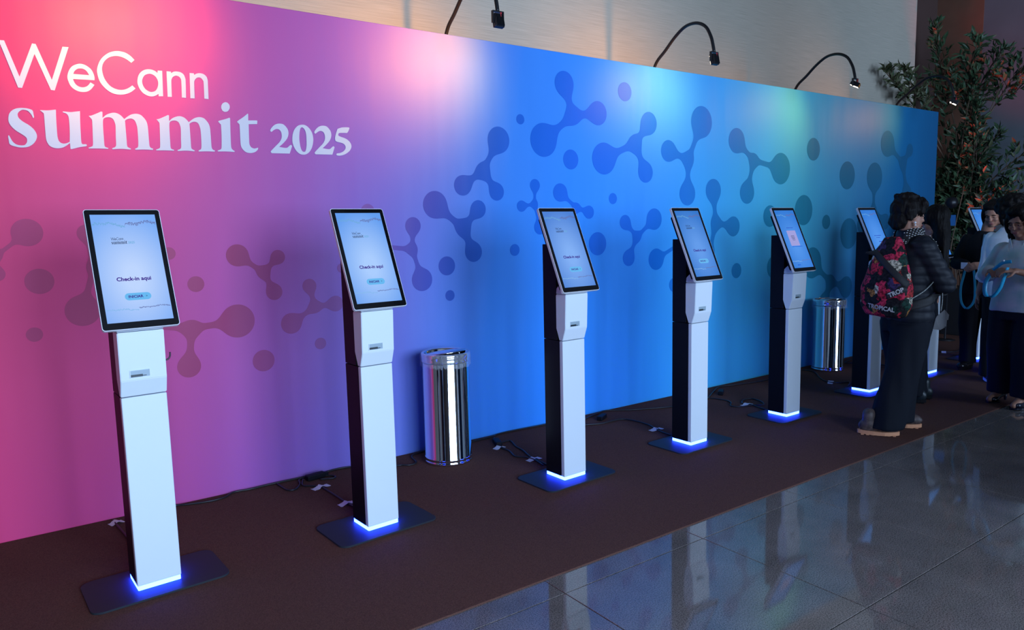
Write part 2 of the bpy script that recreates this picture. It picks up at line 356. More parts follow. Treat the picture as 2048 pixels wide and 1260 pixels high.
E_ = (.82, .97, 1.22)
def alb(c, k=1.0):
    l = s2l(c); return tuple(min(.92, max(.002, l[i]*k/E_[i])) for i in range(3))
BG = [(-1, (188, 44, 104), 1), (0.0, (194, 50, 110), 1), (.6, (194, 66, 138), 1), (1.1, (170, 76, 158), 1), (1.5, (144, 84, 174), 1), (1.85, (122, 96, 192), 1),
      (2.2, (104, 108, 206), 1), (2.6, (82, 122, 220), 1.05), (3.0, (50, 126, 232), 1.1), (3.6, (36, 126, 234), 1.2), (4.4, (40, 128, 230), 1.35),
      (5.2, (40, 136, 208), 1.75), (6.0, (42, 138, 188), 2.05), (6.6, (44, 136, 170), 2.0), (7.1, (36, 112, 152), 2.0), (7.7, (28, 92, 138), 1.9), (8.5, (6, 80, 132), 1.6), (9.4, (10, 70, 120), 1.4)]
FGC = [(-1, (162, 46, 98), 1), (0.0, (160, 49, 104), 1), (.8, (160, 64, 116), 1), (1.15, (142, 52, 106), 1), (1.55, (134, 68, 138), 1), (1.9, (116, 80, 160), 1),
       (2.3, (72, 72, 172), 1), (2.7, (36, 84, 192), 1.0), (3.1, (8, 96, 216), 1.0), (3.6, (5, 98, 224), 1.08), (4.4, (5, 98, 216), 1.22),
       (5.0, (6, 104, 194), 1.45), (5.7, (6, 106, 168), 1.7), (6.4, (8, 108, 142), 1.8), (7.1, (4, 84, 116), 1.8), (7.8, (4, 72, 112), 1.7), (8.6, (10, 70, 112), 1.55), (9.4, (12, 62, 100), 1.4)]
MAT_PRINT = print_ramp('printed_gradient_fabric', [(x, alb(c, k)) for x, c, k in BG])
MAT_MOLE = print_ramp('printed_molecule_ink', [(x, alb(c, k)) for x, c, k in FGC])
MAT_LETTER = mat('white_printed_lettering', (.57, .575, .62), .55, spec=.25)
MAT_FRAMEALU = mat('backdrop_frame_aluminium', (.30, .31, .33), .45, .6)

BX0, BX1, BH = -1.9, 9.46, 2.803
backdrop = empty('event_backdrop')
tag(backdrop, 'long printed backdrop wall fading from pink through blue to teal with white lettering', 'backdrop')
bm = bmesh.new(); box(bm, (BX0, 0, .004), (BX1, .05, BH), .004, 2)
link('printed_fabric', bm, MAT_PRINT, backdrop)
for k in range(6):
    x = BX0+.15+k*(BX1-BX0-.3)/5
    link('frame_post', boxm((x-.03, .052, .007), (x+.03, .11, BH-.03)), MAT_FRAMEALU, backdrop)

def to_wall(me, y):
    return move_mesh(me, lambda c: Vector((c.x, y, c.y)))
def letter(key, dx=0, dz=0):
    me = fill2d('letter', [[(a/1000+dx, b/1000+dz) for a, b in smooth_loop(l)] for l in LETTERS[key]])
    return me
for key, dx, dz in (('W', 0, 0), ('e', 0, 0), ('C', 0, 0), ('a', 0, 0), ('n', 0, 0), ('n2', 0, 0), ('s', 0, 0), ('u', 0, 0), ('m', 0, 0),
                    ('m', .3136, .0044), ('i', 0, 0), ('t', 0, 0), ('2', 0, 0), ('0', 0, 0), ('2', .2634, .0045), ('5', 0, 0)):
    link('letter', to_wall(letter(key, dx, dz), -.0030), MAT_LETTER, backdrop)

def contour(F, x0, z0, h):
    """largest zero contour of grid field F[i,j] (negative inside) as a loop"""
    ni, nj = F.shape; seg = {}
    def ip(i0, j0, i1, j1):
        a, b = F[i0, j0], F[i1, j1]; t = a/(a-b)
        return (x0+h*(i0+t*(i1-i0)), z0+h*(j0+t*(j1-j0)))
    pts = {}
    inside = F < 0
    cells = np.argwhere((inside[:-1, :-1].astype(int)+inside[1:, :-1]+inside[:-1, 1:]+inside[1:, 1:]) % 4 > 0)
    adj = {}
    for i, j in cells:
        E = []
        for (a, b, c, d) in ((i, j, i+1, j), (i+1, j, i+1, j+1), (i, j+1, i+1, j+1), (i, j, i, j+1)):
            if inside[a, b] != inside[c, d]:
                k = (a, b, c, d); E.append(k)
                if k not in pts: pts[k] = ip(a, b, c, d)
        for q in range(0, len(E)-1, 2):
            adj.setdefault(E[q], []).append(E[q+1]); adj.setdefault(E[q+1], []).append(E[q])
    best = []; seen = set()
    for s in adj:
        if s in seen: continue
        loop = [s]; seen.add(s); cur = s
        while True:
            nx = [n for n in adj[cur] if n not in seen]
            if not nx: break
            cur = nx[0]; seen.add(cur); loop.append(cur)
        if len(loop) > len(best): best = loop
    return [pts[k] for k in best]

def smin(a, b, k):
    h = np.clip(.5+.5*(b-a)/k, 0, 1)
    return b*(1-h)+a*h-k*h*(1-h)

for mol in MOLECULES:
    C_ = [(a/1000, b/1000, r/1000) for a, b, r in mol]
    hub = C_[0]; arms = C_[1:]
    x0 = min(c[0]-c[2] for c in C_)-.05; x1 = max(c[0]+c[2] for c in C_)+.05
    z0 = min(c[1]-c[2] for c in C_)-.05; z1 = max(c[1]+c[2] for c in C_)+.05
    h = max(x1-x0, z1-z0)/110
    X, Z = np.meshgrid(np.arange(x0, x1, h), np.arange(z0, z1, h), indexing='ij')
    neck = .40*hub[2]; k = 1.15*hub[2]
    F = np.hypot(X-hub[0], Z-hub[1])-hub[2]*.80
    for ax, az, ar in arms:
        d = np.array([ax-hub[0], az-hub[1]]); L2 = d@d
        t = np.clip(((X-hub[0])*d[0]+(Z-hub[1])*d[1])/L2, 0, 1)
        cap = np.hypot(X-hub[0]-t*d[0], Z-hub[1]-t*d[1])-neck
        G = smin(np.hypot(X-ax, Z-az)-ar, cap, min(k, ar*.8))
        F = smin(F, G, k)
    # the outer circles keep their true radius
    for ax, az, ar in arms: F = np.minimum(F, np.hypot(X-ax, Z-az)-ar)
    lp = contour(F, x0, z0, h)
    bm = bmesh.new(); flat(bm, lp)
    me = bpy.data.meshes.new('printed_molecule'); bm.to_mesh(me); bm.free()
    o = link('printed_molecule', to_wall(me, -.0015), MAT_MOLE, backdrop)
for a, b, r in DOTS:
    bm = bmesh.new(); flat(bm, [(a/1000+r/1000*math.cos(2*math.pi*k/40), b/1000+r/1000*math.sin(2*math.pi*k/40)) for k in range(40)])
    me = bpy.data.meshes.new('printed_dot'); bm.to_mesh(me); bm.free()
    link('printed_dot', to_wall(me, -.0015), MAT_MOLE, backdrop)

# ------------------------------------------------------------------ gooseneck lamps over the backdrop
MAT_BLACKMETAL = mat('black_painted_metal', (.012, .012, .014), .38, .3)
MAT_LENS = emat('lit_lamp_lens', (1.0, .80, .58), 12)
MAT_REDTAG = mat('red_cable_tag', (.5, .02, .03), .5)
ARM = [(.075, 2.45), (.060, 2.70), (.010, 2.835), (-.09, 2.915), (-.195, 3.000), (-.30, 3.056), (-.41, 3.058), (-.50, 3.012), (-.552, 2.93), (-.574, 2.86), (-.585, 2.805)]
def gooseneck(x, power, aim, tilt, label, pan=0.0, colour=(1.0, .39, .05)):
    root = empty('gooseneck_lamp', (x, 0, 0)); tag(root, label, 'lamp', 'gooseneck lamps along the top of the backdrop')
    bm = bmesh.new(); tube(bm, catmull([(0, y, z) for y, z in ARM], 6), .0125, 10)
    link('arm', bm, MAT_BLACKMETAL, root, True)
    link('clamp', boxm((-.025, .055, 2.42), (.025, .10, 2.56), .005), MAT_BLACKMETAL, root)
    head = empty('head_pivot'); bpy.data.objects.remove(head)
    # bracket, then the flood head tilted back towards the fabric
    bm = bmesh.new()
    box(bm, (-.038, -.596, 2.798), (.038, -.574, 2.806))
    for s in (-1, 1): box(bm, (s*.038-.0025, -.594, 2.735), (s*.038+.0025, -.576, 2.806))
    link('bracket', bm, MAT_BLACKMETAL, root)
    bm = bmesh.new(); box(bm, (-.041, -.022, -.045), (.041, .014, .045), .004)
    for k in range(6): box(bm, (-.036+k*.0128, -.034, -.040), (-.030+k*.0128, -.020, .040))
    body = link('flood_head', bm, MAT_BLACKMETAL, root)
    body.scale = (.82, .82, .9); body.location = (0, -.585, 2.748); body.rotation_euler = (tilt, 0, pan)
    bm = bmesh.new(); box(bm, (-.035, .0135, -.037), (.035, .017, .037))
    link('lens', bm, MAT_LENS, body)
    link('cable_tag', boxm((.006, -.604, 2.772), (.017, -.600, 2.796)), MAT_REDTAG, root)
    ld = bpy.data.lights.new('flood_light', 'SPOT'); ld.energy = power; ld.color = colour
    ld.spot_size = R_(128); ld.spot_blend = 1.0; ld.shadow_soft_size = .03
    lo = bpy.data.objects.new('flood_light', ld); COL.objects.link(lo); lo.parent = root
    lo.location = (0, -.545, 2.70)
    d = Vector((aim[0], .0, aim[1]))-Vector((0, -.545, 2.70))
    lo.rotation_euler = d.to_track_quat('-Z', 'Y').to_euler()
    return root
gooseneck(.58, 58, (-.05, 2.62), R_(-12), 'leftmost gooseneck lamp above the white lettering')
gooseneck(2.57, 74, (-.15, 2.60), R_(-12), 'gooseneck lamp hanging above the purple blue stretch of backdrop')
gooseneck(4.56, 48, (-.05, 2.62), R_(-12), 'gooseneck lamp arching above the blue stretch of backdrop')
gooseneck(6.54, 20, (-.35, 2.45), R_(-62), 'gooseneck lamp with lit lens above the teal stretch of backdrop', R_(20))
gooseneck(8.50, 22, (-.50, 2.60), R_(-58), 'rightmost gooseneck lamp with lit lens in front of the plant', R_(25))

# ------------------------------------------------------------------ check-in kiosks
MAT_WHITE = mat('white_powder_coat', (.65, .71, .76), .38, spec=.4)
MAT_BLACK = mat('black_powder_coat', (.004, .004, .006), .5, spec=.16)
MAT_PLATE = mat('dark_steel_base_plate', (.024, .027, .034), .5, 0, spec=.12)
MAT_SILVER = mat('silver_bezel_edge', (.70, .71, .74), .32, 0)
MAT_GLASS = mat('black_display_glass', (.004, .004, .005), .08, spec=.5)
MAT_SLOT = mat('dark_card_slot', (.02, .03, .035), .3)
MAT_LED = emat('blue_led_strip', (.013, .042, 1.0), 62)
MAT_SEAM = mat('panel_seam', (.05, .06, .07), .6)
MAT_HOOK = mat('dark_purple_hook', (.03, .006, .02), .4)

def screen_mat(name, centre, edge, strength):
    m = bpy.data.materials.new(name); m.use_nodes = True
    nt = m.node_tree; nt.nodes.clear()
    tc = nt.nodes.new('ShaderNodeTexCoord')
    mp = nt.nodes.new('ShaderNodeMapping'); mp.inputs['Location'].default_value = (0, -.22*3.2, 0); mp.inputs['Scale'].default_value = (5.0, 3.2, 1)
    nt.links.new(tc.outputs['Object'], mp.inputs['Vector'])
    g = nt.nodes.new('ShaderNodeTexGradient'); g.gradient_type = 'SPHERICAL'
    nt.links.new(mp.outputs[0], g.inputs[0])
    rp = nt.nodes.new('ShaderNodeValToRGB')
    rp.color_ramp.elements[0].color = (*s2l(edge), 1); rp.color_ramp.elements[1].color = (*s2l(centre), 1)
    rp.color_ramp.elements[0].position = .05; rp.color_ramp.elements[1].position = .85
    nt.links.new(g.outputs[0], rp.inputs[0])
    e = nt.nodes.new('ShaderNodeEmission'); e.inputs[1].default_value = strength
    nt.links.new(rp.outputs[0], e.inputs[0])
    o = nt.nodes.new('ShaderNodeOutputMaterial'); nt.links.new(e.outputs[0], o.inputs[0])
    return m
INK = emat('screen_ink_violet', s2l((62, 30, 140)), 1)
INKDK = emat('screen_ink_dark', s2l((38, 48, 80)), 1)
INKTEAL = emat('screen_ink_teal', s2l((110, 175, 220)), 1)
BTN = emat('screen_button_blue', s2l((105, 185, 242)), 1)
BTN2 = emat('screen_button_blue_dim', s2l((60, 158, 232)), 1)
CARD = emat('screen_card_pink', s2l((160, 160, 220)), 1)
INKBLUE = emat('screen_ink_blue', s2l((40, 70, 190)), 1)

W2 = .0867
# meshes shared by all kiosks -----------------------------------------------------
KM = {}
def keep(name, bm, m):
    me = bpy.data.meshes.new(name); bm.normal_update(); bm.to_mesh(me); bm.free()
    for k in (m if isinstance(m, list) else [m]): me.materials.append(k)
    KM[name] = me; return me
bm = bmesh.new(); slab(bm, rrect(.545, .335, .045, 7, 0, .075), 0, .008)
bmesh.ops.bevel(bm, geom=[e for e in bm.edges if all(abs(v.co.z-.008) < 1e-5 for v in e.verts)], offset=.0015, segments=1, affect='EDGES'); keep('base_plate', bm, MAT_PLATE)
bm = bmesh.new(); slab(bm, rrect(2*W2-.004, .164, .004, 2, 0, .084), .0085, .027); keep('led_strip', bm, MAT_LED)
bm = bmesh.new(); box(bm, (-W2, .030, .0275), (W2, .168, .843), .003); keep('lower_body', bm, MAT_BLACK)
bm = bmesh.new(); box(bm, (-W2, .050, .846), (W2, .168, 1.405), .003); keep('upper_body', bm, MAT_BLACK)
bm = bmesh.new(); box(bm, (-W2-.0005, .0, .0275), (W2+.0005, .0295, .8425), .004); keep('front_cover', bm, MAT_WHITE)
bm = bmesh.new()
prof = [(0, .8465), (-.024, .915), (-.032, 1.116), (.052, 1.116), (.055, 1.105), (.055, .915), (.0295, .8465)]
prism_x(bm, prof, -W2-.0008, W2+.0008)
bmesh.ops.bevel(bm, geom=list(bm.edges), offset=.0025, segments=2, affect='EDGES'); keep('head_cover', bm, MAT_WHITE)
bm = bmesh.new()
prism_x(bm, [(-.032, 1.1185), (-.020, 1.135), (.020, 1.175), (.048, 1.150), (.052, 1.1185)], -W2-.0008, W2+.0008)
bmesh.ops.bevel(bm, geom=list(bm.edges), offset=.002, segments=2, affect='EDGES'); keep('head_top', bm, MAT_WHITE)
# card slot: recessed box mouth in front of the cover
bm = bmesh.new()
def yface(z): return -.0245-(z-.915)/(1.116-.915)*.008
x0, x1, z0, z1 = -.050, .022, .928, .956
for (a, b, c, d) in ((x0-.002, x1+.002, z1, z1+.002), (x0-.002, x1+.002, z0-.002, z0), (x0-.002, x0, z0, z1), (x1, x1+.002, z0, z1)):
    box(bm, (a, yface(.94)-.0030, c), (b, yface(.94)+.004, d))
keep('slot_frame', bm, MAT_WHITE)
bm = bmesh.new(); box(bm, (x0, yface(.94)-.0016, z0), (x1, yface(.94)+.003, z1)); keep('card_slot', bm, mat('slot_shaded_plastic', (.30, .38, .42), .35))
bm = bmesh.new(); box(bm, (x0+.001, yface(.94)-.0022, z0+.001), (x0+.046, yface(.94)+.001, z0+.011)); box(bm, (x0+.001, yface(.94)-.0025, z0+.003), (x0+.06, yface(.94)+.001, z0+.006)); keep('slot_mouth', bm, MAT_SLOT)
# display, in its own plane: x right, y up the glass, z out of the glass
DW, DH = .287, .526
bm = bmesh.new(); slab(bm, rrect(DW, DH, .012, 5, 0, DH/2), -.016, 0); keep('bezel_frame', bm, MAT_SILVER)
bm = bmesh.new(); slab(bm, rrect(DW-.005, DH-.005, .010, 5, 0, DH/2), -.002, .0012); keep('display_glass', bm, MAT_GLASS)
bm = bmesh.new(); slab(bm, rrect(DW-.03, DH-.08, .010, 4, 0, DH/2-.012), -.040, -.0165); keep('display_back', bm, MAT_BLACK)
bm = bmesh.new(); prism_x(bm, [(.012, 1.190), (.155, 1.402), (.155, 1.25), (.05, 1.170)], -.05, .05); keep('display_mount', bm, MAT_BLACK)
AX, AY0, AY1 = .1222, .030, .502
def img():
    bm = bmesh.new(); flat(bm, [(-AX, AY0), (AX, AY0), (AX, AY1), (-AX, AY1)], 0); return bm
def ay(v): return AY0+(AY1-AY0)*v
random.seed(4)
# molecular net pattern: small dots joined by fine lines
def net(v, amp, right):
    bm = bmesh.new(); pts = []
    n = 150
    for i in range(n):
        t = i/(n-1)
        if (t > .5) != right: continue
        y = ay(v)+amp*(math.sin(t*9)+.6*math.sin(t*23+1))*.5+random.uniform(-amp, amp)*.6
        pts.append((-AX*.97+2*AX*.97*t, y))
    for p in pts:
        r = random.uniform(.0007, .0017); flat(bm, [(p[0]+r*math.cos(a), p[1]+r*math.sin(a)) for a in np.linspace(0, 2*math.pi, 8, endpoint=False)])
    for a, b in list(zip(pts, pts[1:]))+list(zip(pts, pts[2:])):
        d = Vector((b[0]-a[0], b[1]-a[1])); nrm = Vector((-d.y, d.x)).normalized()*.0004
        flat(bm, [(a[0]-nrm.x, a[1]-nrm.y), (b[0]-nrm.x, b[1]-nrm.y), (b[0]+nrm.x, b[1]+nrm.y), (a[0]+nrm.x, a[1]+nrm.y)])
    return bm
keep('net_left', net(.905, .011, False), emat('screen_net_teal', s2l((110, 170, 215)), 1)); keep('net_right', net(.915, .012, True), emat('screen_net_grey', s2l((100, 110, 165)), 1))
keep('wave_left', net(.110, .005, False), emat('screen_wave_teal', s2l((135, 185, 235)), 1)); keep('wave_right', net(.125, .004, True), emat('screen_wave_grey', s2l((105, 120, 175)), 1))
def keepme(name, me, m): me.name = name; me.materials.append(m); KM[name] = me
# small logo from the same lettering
def logo_mesh(keys):
    loops = []
    for key, dx in keys:
        for l in LETTERS[key]: loops.append([(a/1000+dx, b/1000) for a, b in smooth_loop(l, 2)])
    return loops
def place_logo(loops):
    sc = .096/1.96
    return [[((x-1.02)*sc-.014, (z-2.32)*sc*1.25+ay(.765)) for x, z in l] for l in loops]
keepme('logo_dark', fill2d('logo', place_logo(logo_mesh([('W', 0), ('e', 0), ('C', 0), ('a', 0), ('n', 0), ('n2', 0), ('s', 0), ('u', 0), ('m', 0), ('m', .3136), ('i', 0), ('t', 0)]))), INKDK)
keepme('logo_year', fill2d('logo', place_logo(logo_mesh([('2', 0), ('0', 0), ('2', .2634), ('5', 0)]))), INKTEAL)
keepme('check_in_text', text_mesh('Check-in aqui', .128, 0, ay(.385), .03), INK)
bm = bmesh.new(); flat(bm, rrect(.098, .031, .0154, 6, .004, ay(.226))); keep('start_button', bm, BTN)
keepme('start_text', text_mesh('INICIAR', .055, -.004, ay(.226), .028), INK)
keepme('start_arrow', text_mesh('>', .006, .036, ay(.226), .01), INKDK)
# printing page variant
def bars(rows):
    bm = bmesh.new()
    for v, x0, x1, h in rows:
        x = x0
        while x < x1:
            w = random.uniform(.006, .014); flat(bm, [(x, ay(v)-h/2), (min(x+w, x1), ay(v)-h/2), (min(x+w, x1), ay(v)+h/2), (x, ay(v)+h/2)]); x += w+.003
    return bm
keep('print_title', bars([(.69, -.045, .035, .005)]), INKBLUE)
bm = bmesh.new(); flat(bm, rrect(.112, .125, .004, 3, -.005, ay(.51))); keep('print_card', bm, CARD)
bm = bmesh.new()
for (a, b, w, h) in ((-.005, .53, .040, .022), (-.003, .485, .030, .012)):
    o = rrect(w, h, .002, 2, a, ay(b)); i = rrect(w-.005, h-.005, .001, 2, a, ay(b))
    vo = [bm.verts.new((x, y, 0)) for x, y in o]; vi = [bm.verts.new((x, y, 0)) for x, y in i]
    for k in range(len(o)): bm.faces.new((vo[k], vo[(k+1) % len(o)], vi[(k+1) % len(o)], vi[k]))
for k in range(2): flat(bm, [(-.018, ay(.53)-.004+k*.007), (.008, ay(.53)-.004+k*.007), (.008, ay(.53)-.002+k*.007), (-.018, ay(.53)-.002+k*.007)])
keep('printer_icon', bm, INKDK)
keep('print_line', bars([(.365, -.055, .075, .005), (.05, -.07, -.035, .008)]), emat('screen_line_blue', s2l((30, 90, 220)), 1))
keep('message_lines', bars([(.49, -.05, .06, .006), (.45, -.03, .03, .005), (.37, -.01, .05, .008)]), INKBLUE)

def part(key, parent, name=None, loc=None, rot=None):
    o = bpy.data.objects.new(name or key, KM[key]); COL.objects.link(o); o.parent = parent
    if loc: o.location = loc
    if rot: o.rotation_euler = rot
    return o
TILT = math.atan2(.4815, .2103)
def kiosk(x, y, rz, page, scr, label):
    root = empty('check_in_kiosk', (x, -y, .0062), rz)
    tag(root, label, 'kiosk', 'row of check-in kiosks')
    for k in ('base_plate', 'led_strip', 'lower_body', 'upper_body', 'front_cover', 'head_top', 'display_mount'): part(k, root)
    hc = part('head_cover', root)
    sf = part('slot_frame', hc); part('card_slot', hc); part('slot_mouth', hc)
    L, Rr = (0, -.0749, 1.1330), (TILT, 0, 0)
    part('bezel_frame', root, None, L, Rr); part('display_back', root, None, L, Rr)
    d = part('display_glass', root, 'display', L, Rr)
    im = link('screen_image', img(), scr, d); im.location = (0, 0, .0017)
    z = .0022
    def sub(key, name, dz=0): o = part(key, d, name, (0, 0, z+dz)); return o
    for k, nm in (('net_left', 'dot_pattern'), ('net_right', 'dot_pattern'), ('wave_left', 'wave_pattern'), ('wave_right', 'wave_pattern')): sub(k, nm)
    if page == 'start':
        sub('logo_dark', 'logo'); sub('logo_year', 'logo_year'); sub('check_in_text', 'check_in_text'); sub('start_button', 'start_button')
        sub('start_text', 'start_text', .0004); sub('start_arrow', 'start_arrow', .0004)
    elif page == 'print':
        sub('print_title', 'page_title'); sub('print_card', 'page_card'); sub('printer_icon', 'printer_icon', .0004); sub('print_line', 'page_footer')
    else:
        sub('message_lines', 'message_lines')
    return root
SC1 = screen_mat('screen_angle_front', (190, 214, 255), (122, 172, 246), 1.0)  # farther kiosks get darker, bluer page colours to imitate viewing-angle dimming
SC2 = screen_mat('screen_angle_slight', (170, 205, 255), (100, 158, 240), 1.0)
SC3 = screen_mat('screen_angle_mid', (130, 176, 245), (78, 130, 215), 1.0)
SC4 = screen_mat('screen_angle_wide', (100, 156, 235), (56, 120, 205), 1.0)
SC5 = screen_mat('screen_angle_widest', (84, 150, 236), (52, 122, 214), 1.0)
KI = [(.445, .996, 3.2, 'start', SC1, 'nearest check-in kiosk at the far left with a hook on its side'),
      (1.479, 1.034, 3.6, 'start', SC2, 'second check-in kiosk from the left, left of the chrome bin on the purple backdrop'),
      (2.708, 1.089, 2.6, 'start', SC3, 'third check-in kiosk, just right of the near chrome bin'),
      (3.811, 1.101, 1.6, 'start', SC4, 'fourth check-in kiosk standing before the plain blue stretch of backdrop'),
      (4.942, 1.076, .1, 'print', SC5, 'fifth kiosk showing a pale pink card with a printer icon'),
      (6.195, 1.054, .1, 'message', SC5, 'sixth kiosk half hidden behind the person with the backpack'),
      (7.36, 1.010, 0, 'message', SC5, 'kiosk hidden behind the two people in black, only its white post showing'),
      (8.50, .985, 0, 'message', SC5, 'farthest kiosk at the right beside the person in a black jacket')]
KROOT = []
for a in KI: KROOT.append(kiosk(a[0], a[1], R_(a[2]), *a[3:]))
# hook on the first kiosk, small tab on the second
bm = bmesh.new(); tube(bm, catmull([(.087, .08, .970), (.108, .08, .968), (.122, .08, .972), (.129, .08, .984), (.130, .08, 1.000)], 5), .0035, 8)
link('side_hook', bm, MAT_HOOK, KROOT[0], True)
link('side_tab', boxm((.087, .075, 1.03), (.091, .10, 1.055), .001), MAT_BLACK, KROOT[1])

# ------------------------------------------------------------------ chrome bins
MAT_CHROME = mat('polished_chrome', (.80, .82, .85), .055, 1.0, bump=(2.2, .05, (1, 1, .3)))
MAT_FILM = mat('clear_plastic_liner', (.9, .95, 1.0), .12, alpha=.13, spec=.6, bump=(38, .9))
MAT_DARKHOLE = mat('bin_inside', (.01, .01, .012), .6)
def bin_(x, y, rz, label, lid_rot):
    root = empty('chrome_bin', (x, y, .0062), rz); tag(root, label, 'trash bin', 'chrome bins against the backdrop')
    r = .153
    bm = bmesh.new(); lathe(bm, [(r-.004, .0), (r+.003, .003), (r+.003, .018), (r-.001, .022), (r+.002, .030), (r+.002, .042), (r-.002, .047), (r-.003, .655), (r-.006, .66)], 64)
    link('bin_body', bm, MAT_CHROME, root, True)
    bm = bmesh.new(); lathe(bm, [(r-.004, .661), (r+.002, .664), (r+.004, .672), (r+.001, .682), (r+.004, .690), (r+.004, .712), (r+.001, .720), (r-.012, .722), (r-.014, .712), (r-.020, .700)], 64, cap=False)
    link('rim', bm, MAT_CHROME, root, True)
    bm = bmesh.new(); lathe(bm, [(.0005, .690), (r-.022, .690)], 40, cap=False); link('bin_mouth', bm, MAT_DARKHOLE, root)
    # swing lid: chrome disc tilted in the rim, leaving a dark crescent
    bm = bmesh.new(); lathe(bm, [(.0005, -.003), (r-.022, -.003), (r-.018, .0), (r-.022, .004), (.07, .010), (.0005, .012)], 48, cap=False)
    lid = link('swing_lid', bm, MAT_CHROME, root, True); lid.location = (0, 0, .718); lid.rotation_euler = (R_(7), 0, lid_rot)
    # plastic liner folded over the rim
    random.seed(int(x*10)); n = 72; bm = bmesh.new(); rows = []
    for j, (rr, z) in enumerate(((r+.001, .725), (r+.007, .720), (r+.010, .695), (r+.009, .665), (r+.012, .640))):
        rows.append([bm.verts.new(((rr+random.uniform(-.002, .004))*math.cos(2*math.pi*k/n), (rr+random.uniform(-.002, .004))*math.sin(2*math.pi*k/n), z+(random.uniform(-.014, .010) if j == 4 else random.uniform(-.002, .002)))) for k in range(n)])
    for a, b in zip(rows, rows[1:]):
        for k in range(n): bm.faces.new((a[k], a[(k+1) % n], b[(k+1) % n], b[k]))
    link('plastic_liner', bm, MAT_FILM, root, True)
    return root
bin_(2.300, -.285, 0, 'near chrome bin between the second and third kiosks', R_(200))
bin_(6.83, -.223, 0, 'far chrome bin behind the fifth kiosk on the dark teal stretch', R_(170))

# ------------------------------------------------------------------ cables and tape on the carpet
MAT_CABLE = mat('black_rubber_cable', (.010, .010, .011), .45)
MAT_TAPE = mat('white_gaffer_tape', (.62, .60, .66), .6)
ZC = .0115
def cable(pts, label, r=.0055, lift=None):
    rnd = random.Random(len(pts)*7+int(pts[0][0]*100))
    P = catmull([(x, y, ZC+(rnd.uniform(0, .002))) for x, y in pts], 8)
    bm = bmesh.new(); tube(bm, P, r, 8)
    return tag(link('power_cable', bm, MAT_CABLE, None, True), label, 'cable', 'black cables lying on the carpet')
CAB = [
 ([(.60, -.020), (.69, -.030), (.743, -.050), (.855, -.080), (.939, -.070), (1.0, -.022), (1.091, -.030), (1.181, -.022), (1.271, -.024), (1.398, -.022), (1.555, -.022), (1.71, -.026), (1.957, -.19), (1.995, -.205), (2.04, -.235), (2.10, -.21), (2.16, -.06), (2.45, -.03), (2.605, -.06), (2.796, -.05), (2.868, -.022), (2.999, -.018), (3.277, -.04), (3.65, -.09)], 'long black cable running along the foot of the pink and purple backdrop'),
 ([(1.248, -.045), (1.263, -.185), (1.308, -.20), (1.356, -.132), (1.381, -.05), (1.454, -.04), (1.567, -.112), (1.558, -.161), (1.48, -.132)], 'looped black cable behind the second kiosk'),
 ([(1.40, -.06), (1.362, -.167), (1.403, -.213), (1.44, -.254), (1.443, -.31), (1.452, -.459), (1.456, -.579), (1.47, -.70), (1.474, -.785)], 'black cable taped down towards the back of the second kiosk'),
 ([(2.80, -.08), (2.741, -.175), (2.755, -.218), (2.844, -.214), (2.80, -.351), (2.782, -.457), (2.737, -.605), (2.728, -.755), (2.722, -.835)], 'double black cable taped behind the third kiosk'),
 ([(2.740, -.235), (2.70, -.290), (2.705, -.403), (2.668, -.521), (2.706, -.58), (2.722, -.66), (2.700, -.78)], 'slack black cable loop left of the third kiosk base'),
 ([(3.60, -.13), (3.654, -.105), (3.826, -.049), (3.952, -.031), (4.102, -.138), (4.261, -.209), (4.449, -.282), (4.70, -.28)], 'black cable from the backdrop running behind the fourth kiosk'),
 ([(3.40, -.22), (3.53, -.246), (3.654, -.295), (3.836, -.298), (3.889, -.381), (3.894, -.534), (3.85, -.66), (3.820, -.765), (3.815, -.845)], 'curved black cable taped behind the fourth kiosk'),
 ([(4.86, -.29), (4.938, -.259), (5.153, -.139), (5.34, -.057), (5.527, -.10), (5.917, -.16), (6.20, -.08), (6.50, -.05)], 'black cable along the backdrop behind the fifth kiosk'),
 ([(4.80, -.25), (4.909, -.283), (4.953, -.418), (4.92, -.506), (4.83, -.575), (4.851, -.645), (4.970, -.67), (5.06, -.72), (5.138, -.648), (5.171, -.534), (5.073, -.521), (4.975, -.58), (4.985, -.66), (4.955, -.76), (4.945, -.82)], 'coiled black cable loop beside the fifth kiosk'),
 ([(6.46, -.05), (6.568, -.082), (6.58, -.23), (6.364, -.428), (6.252, -.573), (6.297, -.671), (6.38, -.71), (6.30, -.76), (6.22, -.795)], 'black cable snaking from the far bin to the sixth kiosk'),
 ([(7.60, -.09), (7.439, -.119), (7.241, -.176), (7.297, -.227), (7.425, -.266), (7.40, -.60), (7.37, -.755)], 'short black cable by the backdrop right of the far bin'),
 ([(8.55, -.44), (8.604, -.467), (8.63, -.536), (8.707, -.608), (8.80, -.62), (8.989, -.594), (9.3, -.5)], 'thin dark cable on the carpet near the farthest kiosk'),
 ([(.376, -.040), (.383, -.134), (.391, -.22), (.41, -.40), (.44, -.74)], 'black cable behind the nearest kiosk'),
]
for pts, lab in CAB: cable(pts, lab)
def plug(x, y, rz, label):
    bm = bmesh.new(); box(bm, (-.06, -.022, .0), (.06, .022, .034), .006); box(bm, (.058, -.012, .006), (.085, .012, .026), .004)
    o = link('power_adapter', bm, MAT_BLACK); o.location = (x, y, .0062); o.rotation_euler = (0, 0, rz)
    return tag(o, label, 'adapter', 'black plugs joining the cables')
plug(1.47, -.085, .15, 'black cable plug block by the backdrop behind the second kiosk')
plug(3.75, -.185, .5, 'black cable plug block right of the third kiosk')
plug(5.13, -.235, .6, 'black cable plug block right of the fourth kiosk')
plug(2.735, -.215, 1.2, 'black cable plug block right of the near bin')
